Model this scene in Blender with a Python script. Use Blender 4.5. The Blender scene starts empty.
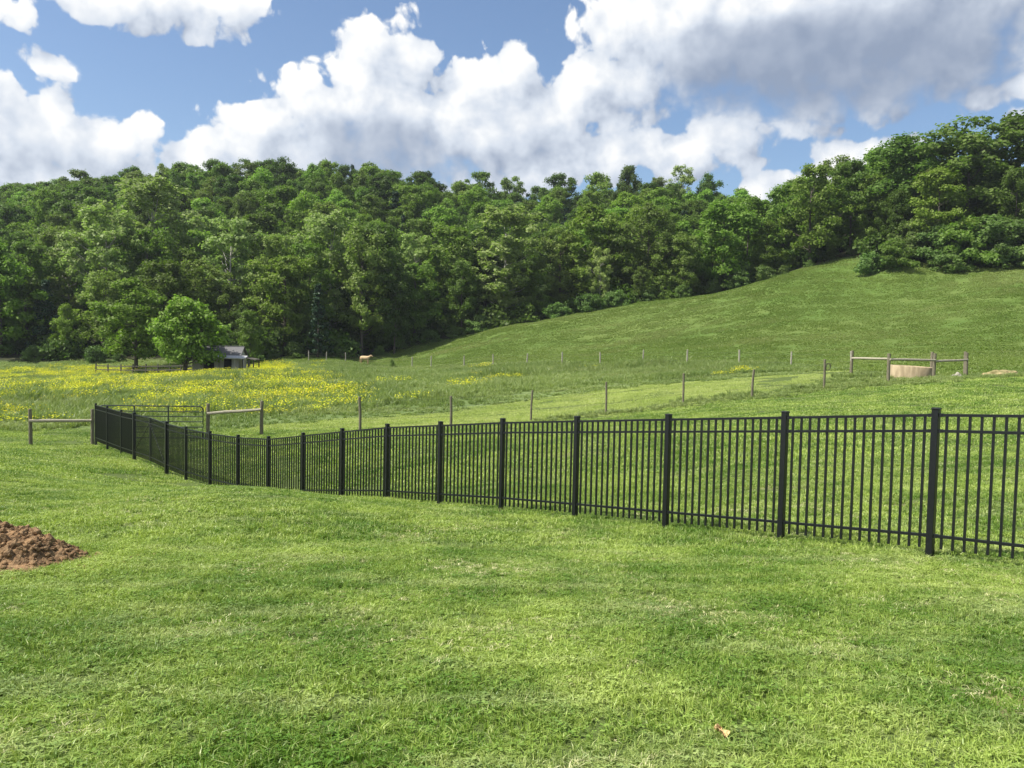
import bpy, bmesh, math, random
import numpy as np
from mathutils import Vector, Matrix, noise as mnoise

random.seed(7)
rng = np.random.default_rng(7)
scene = bpy.context.scene
C = scene.collection
R = math.radians

# ------------------------------------------------------------------ camera
EYE = 1.6
F_PX, PITCH, ROLL = 820.0, R(2.8), R(1.2)
cam_d = bpy.data.cameras.new('camera')
cam_d.sensor_width = 36.0
cam_d.lens = 36.0 * F_PX / 1024.0
cam_d.clip_start, cam_d.clip_end = 0.05, 5000
cam = bpy.data.objects.new('camera', cam_d)
C.objects.link(cam)
_cr, _sr, _cp, _sp = math.cos(ROLL), math.sin(ROLL), math.cos(PITCH), math.sin(PITCH)
right = Vector((_cr, _sr * _sp, _sr * _cp))
up = Vector((-_sr, _cr * _sp, _cr * _cp))
fwd = Vector((0, _cp, -_sp))
m = Matrix((right, up, -fwd)).transposed().to_4x4()
m.translation = (0, 0, EYE)
cam.matrix_world = m
scene.camera = cam

# ------------------------------------------------------------------ sun, exposure
SUN_EL, SUN_AZ = R(55), R(-104)          # azimuth from +Y, clockwise positive: sun to the left, a little behind
sun_dir = Vector((math.sin(SUN_AZ) * math.cos(SUN_EL), math.cos(SUN_AZ) * math.cos(SUN_EL), math.sin(SUN_EL)))
sd = bpy.data.lights.new('sun', 'SUN')
sd.energy, sd.angle, sd.color = 4.4, R(0.53), (1.0, 0.955, 0.88)
sun = bpy.data.objects.new('sun', sd)
sun.rotation_euler = sun_dir.to_track_quat('Z', 'Y').to_euler()
sun.location = (-40, 10, 60)
C.objects.link(sun)
vs = scene.view_settings
vs.view_transform, vs.look, vs.gamma, vs.exposure = 'Standard', 'None', 1.0, 1.0
vs.use_curve_mapping = False
scene.cycles.use_denoising = True
scene.cycles.max_bounces = 5
scene.cycles.diffuse_bounces = 3
scene.cycles.transmission_bounces = 3
scene.cycles.transparent_max_bounces = 4
scene.cycles.sample_clamp_indirect = 4.0


# ------------------------------------------------------------------ rays
def ray(px, py):
    u = (px - 512) / F_PX
    v = -(py - 384) / F_PX
    x = u * _cr - v * _sr
    z = u * _sr + v * _cr
    return x / (_cp + z * _sp), (-_sp + z * _cp) / (_cp + z * _sp)


def pix(x, y, z):
    """where a point of the place falls in the photograph (used to survey the flower patches)"""
    z = z - EYE
    cx = x * right[0] + y * right[1] + z * right[2]
    cy = x * up[0] + y * up[1] + z * up[2]
    cz = x * fwd[0] + y * fwd[1] + z * fwd[2]
    return 512 + F_PX * cx / cz, 384 - F_PX * cy / cz


def G(px, py, Y):
    a, b = ray(px, py)
    return (a * Y, Y, EYE + b * Y)


# ------------------------------------------------------------------ world: sky with cumulus
def nd(nt, typ, **kw):
    n = nt.nodes.new(typ)
    for k, v in kw.items():
        setattr(n, k, v)
    return n


def math_(nt, op, a, b=None, c=None, clamp=False):
    n = nt.nodes.new('ShaderNodeMath')
    n.operation = op
    n.use_clamp = clamp
    for i, v in enumerate((a, b, c)):
        if v is None:
            continue
        if isinstance(v, (int, float)):
            n.inputs[i].default_value = v
        else:
            nt.links.new(v, n.inputs[i])
    return n.outputs[0]


def vmath(nt, op, a, b=None, out=0):
    n = nt.nodes.new('ShaderNodeVectorMath')
    n.operation = op
    for i, v in enumerate((a, b)):
        if v is None:
            continue
        if isinstance(v, (tuple, list)):
            n.inputs[i].default_value = v
        else:
            nt.links.new(v, n.inputs[i])
    return n.outputs[out]


def maprange(nt, v, a, b, c=0.0, d=1.0, smooth=True):
    n = nt.nodes.new('ShaderNodeMapRange')
    n.interpolation_type = 'SMOOTHSTEP' if smooth else 'LINEAR'
    nt.links.new(v, n.inputs[0])
    for i, x in enumerate((a, b, c, d)):
        n.inputs[1 + i].default_value = x
    return n.outputs[0]


def mixc(nt, f, a, b, blend='MIX'):
    n = nt.nodes.new('ShaderNodeMix')
    n.data_type = 'RGBA'
    n.blend_type = blend
    ins = [s for s in n.inputs if s.enabled or True]
    for sock, v in ((n.inputs[0], f), (n.inputs[6], a), (n.inputs[7], b)):
        if isinstance(v, (int, float)):
            sock.default_value = v
        elif isinstance(v, (tuple, list)):
            sock.default_value = (*v[:3], 1)
        else:
            nt.links.new(v, sock)
    return n.outputs[2]


def azel(px, py):
    a, b = ray(px, py)
    return math.degrees(math.atan2(a, 1)), math.degrees(math.atan2(b, math.hypot(a, 1)))


def blob(px, py, rx, ry, s=1.0):
    a, e = azel(px, py)
    k = math.degrees(1 / F_PX)
    return (a, e, rx * k, ry * k, s)


CLOUDS = [  # pixel centre, radii, strength
    (378, 70, 58, 48, 1), (300, 122, 58, 50, 1), (245, 144, 46, 38, 1), (205, 164, 50, 22, .8),
    (350, 140, 115, 52, 1), (400, 95, 45, 70, 1), (440, 150, 70, 45, .9),
    (497, 102, 62, 58, 1), (500, 155, 110, 38, .9), (575, 95, 45, 40, .8), (590, 160, 60, 30, .7),
    (30, 130, 75, 48, 1), (-40, 125, 80, 60, 1), (95, 150, 75, 38, 1), (60, 175, 150, 26, .8),
    (150, 2, 90, 26, .7), (225, 10, 42, 24, .7), (205, 22, 30, 20, .6),
    (640, 55, 80, 62, 1), (600, 90, 55, 45, .9), (700, 20, 90, 80, 1), (790, 22, 175, 98, 1.9), (890, 18, 145, 94, 1.9), (965, 0, 85, 62, 1.1), (700, 40, 90, 70, 1.3),
    (760, 108, 52, 24, .85), (750, 128, 55, 22, .7), (845, 122, 50, 14, .35), (880, 108, 36, 12, .25),
    (640, 152, 110, 22, .8), (700, 165, 60, 20, .7), (770, 186, 36, 16, .8),
    (855, 158, 46, 22, 1), (820, 174, 26, 16, .8), (895, 146, 36, 15, .45),
    (1005, 94, 46, 15, .65), (46, 62, 30, 11, .45), (8, 82, 12, 9, .6), (5, 8, 30, 18, .6), (330, 150, 130, 50, 1.2), (390, 110, 60, 70, 1.2), (500, 140, 110, 60, 1.1),
    (1150, 110, 90, 40, .9), (1250, 40, 130, 50, 1), (-160, 60, 110, 40, .9), (-260, 150, 160, 50, 1),
]
GREYS = [(835, 62, 160, 46, 1.15), (750, 66, 95, 40, .9), (925, 45, 110, 52, .8), (640, 100, 50, 30, .35),
         (375, 150, 90, 35, .75), (290, 168, 90, 22, .45), (440, 165, 80, 25, .5), (60, 160, 80, 18, .4), (540, 150, 60, 25, .4), (750, 135, 50, 12, .3)]


def cloud_group():
    g = bpy.data.node_groups.new('cloud_density', 'ShaderNodeTree')
    g.interface.new_socket('P', in_out='INPUT', socket_type='NodeSocketVector')
    g.interface.new_socket('D', in_out='OUTPUT', socket_type='NodeSocketFloat')
    gi = g.nodes.new('NodeGroupInput')
    go = g.nodes.new('NodeGroupOutput')
    P = gi.outputs[0]
    wn = nd(g, 'ShaderNodeTexNoise', noise_dimensions='2D')
    wn.inputs['Scale'].default_value = 0.22
    wn.inputs['Detail'].default_value = 3
    g.links.new(P, wn.inputs['Vector'])
    w = vmath(g, 'MULTIPLY', vmath(g, 'SUBTRACT', wn.outputs['Color'], (.5, .5, .5)), (1.5, 1.3, 0))
    Q = vmath(g, 'ADD', P, w)
    acc = None
    for b in CLOUDS:
        a, e, rx, ry, s = blob(*b)
        v = vmath(g, 'MULTIPLY', vmath(g, 'SUBTRACT', Q, (a, e, 0)), (1 / rx, 1 / ry, 0))
        d = vmath(g, 'DOT_PRODUCT', v, v, out=1)
        d = math_(g, 'MULTIPLY_ADD', d, -s, s)
        acc = d if acc is None else math_(g, 'SMOOTH_MAX', acc, d, 0.25)
    # billows: rounded cells at two sizes, plus fine turbulence
    v1 = nd(g, 'ShaderNodeTexVoronoi', feature='SMOOTH_F1', voronoi_dimensions='2D')
    v1.inputs['Scale'].default_value = 0.36
    v1.inputs['Detail'].default_value = 2.5
    v1.inputs['Roughness'].default_value = 0.42
    v1.inputs['Lacunarity'].default_value = 2.3
    v1.inputs['Smoothness'].default_value = 0.35
    v1.normalize = True
    g.links.new(Q, v1.inputs['Vector'])
    n2 = nd(g, 'ShaderNodeTexNoise', noise_dimensions='2D')
    n2.inputs['Scale'].default_value = 0.5
    n2.inputs['Detail'].default_value = 8
    n2.inputs['Roughness'].default_value = 0.58
    g.links.new(Q, n2.inputs['Vector'])
    bil = math_(g, 'MULTIPLY_ADD', v1.outputs['Distance'], -2.3, 0.66)
    fin = math_(g, 'MULTIPLY_ADD', n2.outputs['Fac'], 1.05, -0.52)
    # broken cloud added over the unseen rest of the sky, raising ambient light
    sp = nd(g, 'ShaderNodeSeparateXYZ')
    g.links.new(P, sp.inputs[0])
    n3 = nd(g, 'ShaderNodeTexNoise', noise_dimensions='2D')
    n3.inputs['Scale'].default_value = 0.035
    n3.inputs['Detail'].default_value = 2
    g.links.new(P, n3.inputs['Vector'])
    out_ = math_(g, 'MAXIMUM', maprange(g, math_(g, 'ABSOLUTE', sp.outputs[0]), 40, 60), maprange(g, sp.outputs[1], 32, 50))
    oth = math_(g, 'MULTIPLY_ADD', n3.outputs['Fac'], 7.0, -3.3)
    oth = math_(g, 'MULTIPLY_ADD', math_(g, 'ADD', oth, 2.0), out_, -2.0)
    acc = math_(g, 'MAXIMUM', math_(g, 'MAXIMUM', acc, oth), -1.2)
    D = math_(g, 'ADD', acc, math_(g, 'ADD', bil, fin))
    g.links.new(D, go.inputs[0])
    return g


world = bpy.data.worlds.new('World')
scene.world = world
world.use_nodes = True
world.cycles.sampling_method = 'MANUAL'
world.cycles.sample_map_resolution = 256
wt = world.node_tree
wt.nodes.clear()
wo = nd(wt, 'ShaderNodeOutputWorld')
sky = nd(wt, 'ShaderNodeTexSky', sky_type='NISHITA')
sky.sun_disc = False
sky.sun_elevation = SUN_EL
sky.sun_rotation = SUN_AZ % (2 * math.pi)
sky.air_density, sky.dust_density, sky.ozone_density = 1.0, 1.0, 3.5
bg_sky = nd(wt, 'ShaderNodeBackground')
bg_sky.inputs[1].default_value = 0.076
wt.links.new(sky.outputs[0], bg_sky.inputs[0])
tc = nd(wt, 'ShaderNodeTexCoord')
sx = nd(wt, 'ShaderNodeSeparateXYZ')
wt.links.new(tc.outputs['Generated'], sx.inputs[0])
az = math_(wt, 'MULTIPLY', math_(wt, 'ARCTAN2', sx.outputs[0], sx.outputs[1]), 180 / math.pi)
el = math_(wt, 'MULTIPLY', math_(wt, 'ARCSINE', sx.outputs[2]), 180 / math.pi)
cx = nd(wt, 'ShaderNodeCombineXYZ')
wt.links.new(az, cx.inputs[0])
wt.links.new(el, cx.inputs[1])
P = cx.outputs[0]
grp = cloud_group()


def dens(v):
    n = nd(wt, 'ShaderNodeGroup')
    n.node_tree = grp
    wt.links.new(v, n.inputs[0])
    return n.outputs[0]


D0 = dens(P)
D1 = dens(vmath(wt, 'ADD', P, (-1.3, 1.5, 0)))
lit = math_(wt, 'SUBTRACT', D0, D1)
gacc = None
for b in GREYS:
    a, e, rx, ry, s = blob(*b)
    v = vmath(wt, 'MULTIPLY', vmath(wt, 'SUBTRACT', P, (a, e, 0)), (1 / (1.25 * rx), 1 / (1.25 * ry), 0))
    d = math_(wt, 'MULTIPLY_ADD', vmath(wt, 'DOT_PRODUCT', v, v, out=1), -s, s)
    gacc = d if gacc is None else math_(wt, 'SMOOTH_MAX', gacc, d, 0.3)
gacc = maprange(wt, gacc, 0.0, 1.0)
alpha = maprange(wt, math_(wt, 'DIVIDE', D0, math_(wt, 'MULTIPLY_ADD', gacc, 1.2, 0.26)), 0.0, 1.0)
shade = math_(wt, 'MULTIPLY_ADD', math_(wt, 'MULTIPLY', lit, math_(wt, 'MULTIPLY_ADD', gacc, -0.75, 1.0)), 0.36, 0.70)
shade = math_(wt, 'MULTIPLY_ADD', gacc, -0.40, shade)
shade = maprange(wt, shade, 0.25, 1.05, 0.0, 1.0, smooth=False)
cr = nd(wt, 'ShaderNodeValToRGB')
cr.color_ramp.elements[0].color = (0.24, 0.295, 0.40, 1)
cr.color_ramp.elements[1].color = (0.86, 0.86, 0.85, 1)
e_ = cr.color_ramp.elements.new(0.5)
e_.color = (0.56, 0.61, 0.69, 1)
wt.links.new(shade, cr.inputs[0])
bg_c = nd(wt, 'ShaderNodeBackground')
bg_c.inputs[1].default_value = 0.63
wt.links.new(cr.outputs[0], bg_c.inputs[0])
mx = nd(wt, 'ShaderNodeMixShader')
wt.links.new(alpha, mx.inputs[0])
wt.links.new(bg_sky.outputs[0], mx.inputs[1])
wt.links.new(bg_c.outputs[0], mx.inputs[2])
wt.links.new(mx.outputs[0], wo.inputs[0])

# ------------------------------------------------------------------ terrain: surveyed heights, smooth surface through them
def plane(x, y):
    return 0.0157 * x - 0.0778 * y


POST_PX = [933, 783, 667, 576, 502, 440, 387, 342, 303, 268.4, 238, 210, 186, 166.6, 150.5, 134.3, 121.3, 107.3, 95.9]
POST_YT = [409.3, 412.6, 415.2, 417.3, 419.3, 422.3, 424.6, 429, 433.3, 436.9, 435.4, 431.7, 427, 421.9, 417.8, 412.8, 410.3, 406.5, 403.7]
POST_YB = [552.9, 538.5, 526, 515.3, 508.6, 502.6, 497.7, 493.7, 491, 488.9, 487, 485.2, 478.6, 473.5, 464.7, 459, 453.5, 449, 444.6]
fence_pts = []            # x, y, z of the post's foot, z of its top
for k in range(-4, 19):
    Y = 9.054 + 1.3718 * k
    if k < 0:
        xk = 4.717 - 1.2262 * k + 0.02
        fence_pts.append((xk, Y, plane(xk, Y), plane(xk, Y) + 1.6))
        continue
    pm = (POST_YT[k] + POST_YB[k]) / 2
    t, _ = ray(POST_PX[k], pm)
    X = t * Y
    zt = EYE + ray(POST_PX[k], POST_YT[k])[1] * Y
    zb = EYE + ray(POST_PX[k], POST_YB[k])[1] * Y
    fence_pts.append((X, Y, min(zb, zt - 1.6) if 6 < k < 12 else zb, zt))

NEAR_POSTS = [(360, 431.5, 36.0), (451, 427, 37.2), (531, 421, 38.2), (606, 413.5, 39.2), (683, 404.5, 40.2), (752, 398, 41.2), (824, 389.5, 42.2)]
FAR_POSTS = [(308.7, 361, 128), (326.4, 361.5, 126), (345.5, 362, 124), (412, 368, 112), (431, 368, 109), (464, 367.5, 105), (493, 367, 101), (527, 366, 98),
             (562, 365.5, 94), (600, 365, 90), (643, 364.5, 86), (687, 365, 82), (739, 365.5, 77), (791, 367, 72)]
CORRAL = [(851, 376, 48), (888, 383, 42.5), (933.5, 381, 44.5), (966, 377.5, 47.5)]
CREST = [(370, 358, 140), (430, 344, 146), (500, 327, 150), (570, 315, 150), (640, 303, 150), (700, 296, 150), (780, 275, 150), (850, 258, 150), (910, 247, 148)]
CANOPY = [(-260, 190), (-120, 186), (0, 184), (90, 173), (200, 165), (300, 162), (390, 170), (480, 182), (560, 188), (640, 182), (700, 186), (760, 206), (840, 200), (960, 190), (1100, 180), (1300, 170)]

cp = []
for x, y in ((0, 0), (-3, 0), (3, 0), (-4, 4), (3, 4), (0, 3), (-6, 8), (0, 7.5), (2, 6), (-10, 13), (-15, 20), (-22, 26), (-6, 13), (-3, 10), (-12, -4), (12, -4), (0, -7), (9, 3), (14, 5)):
    cp.append((x, y, plane(x, y)))
for p in fence_pts:
    cp.append((p[0], p[1], p[2] - 0.045))
for px, py, Y in [(30, 445.5, 33), (0, 470, 20.5), (0, 447, 31), (-150, 450, 33), (-300, 450, 34), (262, 437, 35.0), (207, 441, 34.6),
                  (268, 491, 18), (303, 493, 16.5), (230, 489, 19.2), (180, 490, 18.5),
                  (900, 470, 18), (900, 420, 28), (1010, 440, 22), (1024, 390, 36), (1024, 378, 41), (940, 379, 43), (785, 455, 21), (785, 415, 31), (668, 440, 27), (668, 478, 19.5),
                  (600, 440, 29), (600, 488, 18.3), (500, 455, 26), (500, 482, 20.5), (400, 460, 26), (300, 455, 29), (300, 475, 25), (440, 435, 33), (1150, 440, 20), (1150, 385, 40), (1300, 400, 40), (1300, 480, 14),
                  (440, 412, 45), (620, 388, 52), (760, 378, 53), (300, 400, 55), (100, 402, 53), (100, 382, 78), (100, 366, 121), (0, 365.5, 121), (-150, 365, 121), (-300, 365, 121), (0, 400, 53), (-200, 400, 53),
                  (300, 376, 79), (230, 373.5, 100), (250, 366, 122), (500, 380, 70), (400, 378, 78),
                  (700, 350, 95), (700, 325, 120), (850, 343, 92), (850, 305, 119), (940, 365, 62), (1020, 367, 60), (1000, 340, 85), (1000, 303, 107), (1000, 270, 130), (560, 345, 122), (500, 344, 128), (620, 330, 128),
                  (1150, 340, 85), (1150, 255, 130), (1300, 340, 85), (1300, 240, 130), (860, 278, 138), (940, 275, 133)]:
    cp.append(G(px, py, Y))
for lst in (NEAR_POSTS, FAR_POSTS, CORRAL, CREST):
    for q in lst:
        cp.append(G(*q))
for px, cy in CANOPY:                    # the wooded ridge carries 19 m trees up to the skyline
    z260 = G(px, cy, 262)[2] - 17.5
    t = ray(px, 300)[0]
    cp.append((t * 262, 262, z260))
    cp.append((t * 340, 340, z260 - 4))
    cp.append((t * 600, 600, z260 - 10))
    if px < 420:
        cp.append((t * 190, 190, -2.2 + (z260 + 2.2) * 0.50))
    elif px < 800:
        c = np.interp(px, [q[0] for q in CREST], [G(*q)[2] for q in CREST])
        cp.append((t * 172, 172, c + 1.5))
        cp.append((t * 205, 205, c + (z260 - c) * 0.46))
    else:
        c = G(910, 254, 148)[2]
        cp.append((t * 172, 172, c + 3))
        cp.append((t * 205, 205, c + 7))
cp = np.array(cp)


def warp(x, y):
    return np.stack([x / (y + 14.0) * 2.0, np.log(y + 14.0)], -1)


def tps(r2):
    return 0.5 * r2 * np.log(r2 + 1e-12)


_w = warp(cp[:, 0], cp[:, 1])
_n = len(cp)
_K = tps(((_w[:, None] - _w[None]) ** 2).sum(-1)) + np.eye(_n) * 2e-4
_Pm = np.hstack([np.ones((_n, 1)), _w])
_A = np.block([[_K, _Pm], [_Pm.T, np.zeros((3, 3))]])
_sol = np.linalg.solve(_A, np.concatenate([cp[:, 2], np.zeros(3)]))


def tz(x, y):
    x = np.atleast_1d(np.asarray(x, float))
    y = np.atleast_1d(np.asarray(y, float))
    sh = x.shape
    w = warp(x.ravel(), np.maximum(y.ravel(), -13))
    out = np.empty(len(w))
    for i in range(0, len(w), 8000):
        ww = w[i:i + 8000]
        k = tps(((ww[:, None] - _w[None]) ** 2).sum(-1))
        out[i:i + 8000] = k @ _sol[:_n] + _sol[_n] + ww @ _sol[_n + 1:]
    return out.reshape(sh)


def tz1(x, y):
    return float(tz(x, y)[0])


def tnormal(x, y, e=0.6):
    dx = (tz(x + e, y) - tz(x - e, y)) / (2 * e)
    dy = (tz(x, y + e) - tz(x, y - e)) / (2 * e)
    return dx, dy


def hit(px, py, y0=2.0, y1=330.0):
    """first point of the ground seen at a pixel"""
    a, b = ray(px, py)
    Y = np.geomspace(y0, y1, 700)
    d = EYE + b * Y - tz(a * Y, Y)
    i = np.argmax(d < 0)
    if not (d < 0).any():
        i = len(Y) - 1
    return a * Y[i], Y[i]


def curve_of(pts):
    """boundary line given by pixels -> distance as a function of bearing x/y"""
    q = [hit(*p) if len(p) == 2 else (ray(p[0], p[1])[0] * p[2], p[2]) for p in pts]
    t = np.array([a / b for a, b in q])
    d = np.array([b for a, b in q])
    o = np.argsort(t)
    return t[o], d[o]


MEADOW_NEAR = curve_of([(-300, 436), (0, 433), (60, 430.5), (100, 431), (210, 432), (260, 427), (330, 422), (440, 412.5), (530, 401.5), (620, 388.5), (700, 382), (760, 377.5), (830, 372), (852, 369.5), (900, 372), (960, 372), (1024, 372), (1300, 370)])
MEADOW_FAR = curve_of([(-300, 361.5, 121), (0, 361.5, 121), (250, 362.5, 124), (345, 362, 124), (412, 368, 111), (464, 367.5, 105), (527, 366, 98), (600, 365, 90), (687, 365, 82), (791, 367, 72), (852, 368, 57), (960, 371, 47), (1300, 370, 47)])
EDGE = curve_of([(-300, 360, 123), (0, 360.5, 123), (250, 361.5, 126), (345, 357, 136), (370, 358, 140), (430, 344, 147), (500, 327, 151), (640, 303, 151), (780, 277, 151), (850, 262, 151), (870, 262, 143), (950, 274, 135), (1024, 268, 132), (1300, 240, 132)])
ROUGH = curve_of([(560, 421), (606, 415.5), (683, 407), (752, 400.5), (824, 391.5), (888, 386), (935, 384), (968, 380), (1024, 378), (1300, 372)])


def edge_y(c, x, y):
    return np.interp(x / np.maximum(y, 0.5), c[0], c[1])


def vnoise(x, y, s, seed=0):
    """cheap smooth value noise"""
    xs, ys = np.asarray(x) / s, np.asarray(y) / s
    xi, yi = np.floor(xs).astype(int), np.floor(ys).astype(int)
    fx, fy = xs - xi, ys - yi
    fx, fy = fx * fx * (3 - 2 * fx), fy * fy * (3 - 2 * fy)

    def h(a, b):
        v = np.sin(a * 127.1 + b * 311.7 + seed * 74.7) * 43758.5453
        return v - np.floor(v)
    return (h(xi, yi) * (1 - fx) + h(xi + 1, yi) * fx) * (1 - fy) + (h(xi, yi + 1) * (1 - fx) + h(xi + 1, yi + 1) * fx) * fy


# ------------------------------------------------------------------ mesh helpers
def mesh_np(name, verts, faces, mats, attrs=None, smooth=False):
    verts = np.asarray(verts, np.float32)
    groups = faces if isinstance(faces, list) else [faces]
    groups = [np.asarray(f, np.int32) for f in groups if len(f)]
    me = bpy.data.meshes.new(name)
    me.vertices.add(len(verts))
    me.vertices.foreach_set('co', verts.ravel())
    nl = sum(f.size for f in groups)
    me.loops.add(nl)
    me.loops.foreach_set('vertex_index', np.concatenate([f.ravel() for f in groups]))
    npoly = sum(len(f) for f in groups)
    me.polygons.add(npoly)
    tot = np.concatenate([np.full(len(f), f.shape[1], np.int32) for f in groups])
    start = np.concatenate([[0], np.cumsum(tot)[:-1]]).astype(np.int32)
    me.polygons.foreach_set('loop_start', start)
    for k, v in (attrs or {}).items():
        a = me.attributes.new(k, 'FLOAT', 'POINT')
        a.data.foreach_set('value', np.asarray(v, np.float32))
    me.update(calc_edges=True)
    me.polygons.foreach_set('use_smooth', np.full(npoly, smooth))
    for mt in (mats if isinstance(mats, (list, tuple)) else [mats]):
        me.materials.append(mt)
    return me


def link(name, data, parent=None, loc=(0, 0, 0), rot=(0, 0, 0)):
    o = bpy.data.objects.new(name, data)
    C.objects.link(o)
    o.location, o.rotation_euler = loc, rot
    if parent:
        o.parent = parent
    return o


def tag(o, label=None, cat=None, group=None, kind=None):
    if label:
        o['label'] = label
    if cat:
        o['category'] = cat
    if group:
        o['group'] = group
    if kind:
        o['kind'] = kind
    return o


class MB:
    """collects boxes, bars, tubes and lathes; build() links them as one mesh object"""

    def __init__(self):
        self.bm = bmesh.new()

    def box(self, c, s, rz=0.0, bevel=0.0):
        mt = Matrix.Translation(c) @ Matrix.Rotation(rz, 4, 'Z') @ Matrix.Diagonal((*s, 1))
        r = bmesh.ops.create_cube(self.bm, size=1, matrix=mt)
        if bevel:
            es = list({e for v in r['verts'] for e in v.link_edges})
            bmesh.ops.bevel(self.bm, geom=es, offset=bevel, segments=1, affect='EDGES')
        return self

    def bar(self, a, b, w, h=None, roll_up=(0, 0, 1)):
        """square bar from a to b, ends cut square"""
        a, b = Vector(a), Vector(b)
        d = (b - a)
        L = d.length
        d.normalize()
        s = d.cross(Vector(roll_up))
        if s.length < 1e-4:
            s = Vector((1, 0, 0))
        s.normalize()
        u = s.cross(d)
        mt = Matrix((s, d, u)).transposed().to_4x4()
        mt.translation = (a + b) / 2
        bmesh.ops.create_cube(self.bm, size=1, matrix=mt @ Matrix.Diagonal((w, L, h or w, 1)))
        return self

    def tube(self, pts, radii, n=8, cap=True, wob=0.0):
        rings = []
        pts = [Vector(p) for p in pts]
        for i, p in enumerate(pts):
            d = (pts[min(i + 1, len(pts) - 1)] - pts[max(i - 1, 0)]).normalized()
            s = d.cross(Vector((0.31, 0.95, 0.05)))
            if s.length < 1e-3:
                s = d.cross(Vector((1, 0, 0)))
            s.normalize()
            u = s.cross(d)
            r = radii[i] if isinstance(radii, (list, tuple)) else radii
            rings.append([self.bm.verts.new(p + (s * math.cos(2 * math.pi * k / n) + u * math.sin(2 * math.pi * k / n)) * r * (1 + wob * (random.random() - .5))) for k in range(n)])
        for a, b in zip(rings, rings[1:]):
            for k in range(n):
                self.bm.faces.new((a[k], a[(k + 1) % n], b[(k + 1) % n], b[k]))
        if cap:
            self.bm.faces.new(rings[0][::-1])
            self.bm.faces.new(rings[-1])
        return self

    def lathe(self, prof, n=40, c=(0, 0, 0), closed=False):
        rings = []
        for r, z in prof:
            rings.append([self.bm.verts.new((c[0] + r * math.cos(2 * math.pi * k / n), c[1] + r * math.sin(2 * math.pi * k / n), c[2] + z)) for k in range(n)])
        pairs = list(zip(rings, rings[1:]))
        for a, b in pairs:
            for k in range(n):
                self.bm.faces.new((a[k], a[(k + 1) % n], b[(k + 1) % n], b[k]))
        return self

    def poly(self, pts):
        self.bm.faces.new([self.bm.verts.new(p) for p in pts])
        return self

    def prism(self, pts, vec):
        a = [self.bm.verts.new(p) for p in pts]
        b = [self.bm.verts.new(Vector(p) + Vector(vec)) for p in pts]
        n = len(pts)
        self.bm.faces.new(a[::-1])
        self.bm.faces.new(b)
        for k in range(n):
            self.bm.faces.new((a[k], a[(k + 1) % n], b[(k + 1) % n], b[k]))
        return self

    def build(self, name, mat, parent=None, loc=(0, 0, 0), rot=(0, 0, 0), smooth=False):
        bmesh.ops.recalc_face_normals(self.bm, faces=self.bm.faces)
        me = bpy.data.meshes.new(name)
        self.bm.to_mesh(me)
        self.bm.free()
        if smooth:
            me.polygons.foreach_set('use_smooth', np.ones(len(me.polygons), bool))
        me.materials.append(mat)
        return link(name, me, parent, loc, rot)


# ------------------------------------------------------------------ materials
def mat_new(name):
    mt = bpy.data.materials.new(name)
    mt.use_nodes = True
    nt = mt.node_tree
    return mt, nt, nt.nodes['Principled BSDF'], nt.nodes['Material Output']


def noise_tex(nt, scale, detail=4, rough=0.55, vec=None, dist=0.0):
    n = nd(nt, 'ShaderNodeTexNoise')
    n.inputs['Scale'].default_value = scale
    n.inputs['Detail'].default_value = detail
    n.inputs['Roughness'].default_value = rough
    n.inputs['Distortion'].default_value = dist
    if vec is not None:
        nt.links.new(vec, n.inputs['Vector'])
    return n.outputs['Fac']


def simple(name, c1, c2, scale=8.0, rough=0.7, bump=0.15, stretch=(1, 1, 1), metallic=0.0, spec=0.4, detail=5):
    mt, nt, b, o = mat_new(name)
    t = nd(nt, 'ShaderNodeTexCoord')
    v = vmath(nt, 'MULTIPLY', t.outputs['Object'], stretch)
    f = maprange(nt, noise_tex(nt, scale, detail, 0.6, v), 0.3, 0.7)
    nt.links.new(mixc(nt, f, c1, c2), b.inputs['Base Color'])
    b.inputs['Roughness'].default_value = rough
    b.inputs['Metallic'].default_value = metallic
    b.inputs['Specular IOR Level'].default_value = spec
    if bump:
        bp = nd(nt, 'ShaderNodeBump')
        bp.inputs['Strength'].default_value = bump
        bp.inputs['Distance'].default_value = 0.02
        nt.links.new(f, bp.inputs['Height'])
        nt.links.new(bp.outputs[0], b.inputs['Normal'])
    return mt


M_BLACK = simple('black_powder_coat', (0.004, 0.005, 0.007), (0.007, 0.008, 0.010), 30, 0.36, 0.02, spec=0.5)
M_TIMBER = simple('weathered_timber', (0.24, 0.22, 0.17), (0.40, 0.37, 0.30), 9, 0.85, 0.4, (6, 6, 0.7))
M_TIMBER_POST = simple('treated_post_timber', (0.105, 0.095, 0.06), (0.21, 0.185, 0.125), 9, 0.85, 0.4, (6, 6, 0.7))
M_RAIL = simple('split_rail_timber', (0.24, 0.215, 0.15), (0.40, 0.365, 0.27), 7, 0.85, 0.4, (0.7, 6, 6))
M_DARKPOST = simple('dark_post_timber', (0.05, 0.045, 0.035), (0.10, 0.09, 0.07), 9, 0.9, 0.3, (6, 6, 0.7))
M_WIRE = simple('galvanised_wire', (0.06, 0.06, 0.055), (0.1, 0.1, 0.09), 5, 0.7, 0.0, metallic=0.3)
M_GATE = simple('dark_green_gate_paint', (0.018, 0.028, 0.022), (0.03, 0.04, 0.032), 12, 0.45, 0.05)
M_CONC = simple('old_concrete', (0.23, 0.18, 0.105), (0.38, 0.305, 0.19), 2.0, 0.9, 0.3, (2.2, 2.2, .5))
M_STONE = simple('pale_stone', (0.20, 0.19, 0.14), (0.34, 0.32, 0.25), 3.0, 0.9, 0.4)
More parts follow.
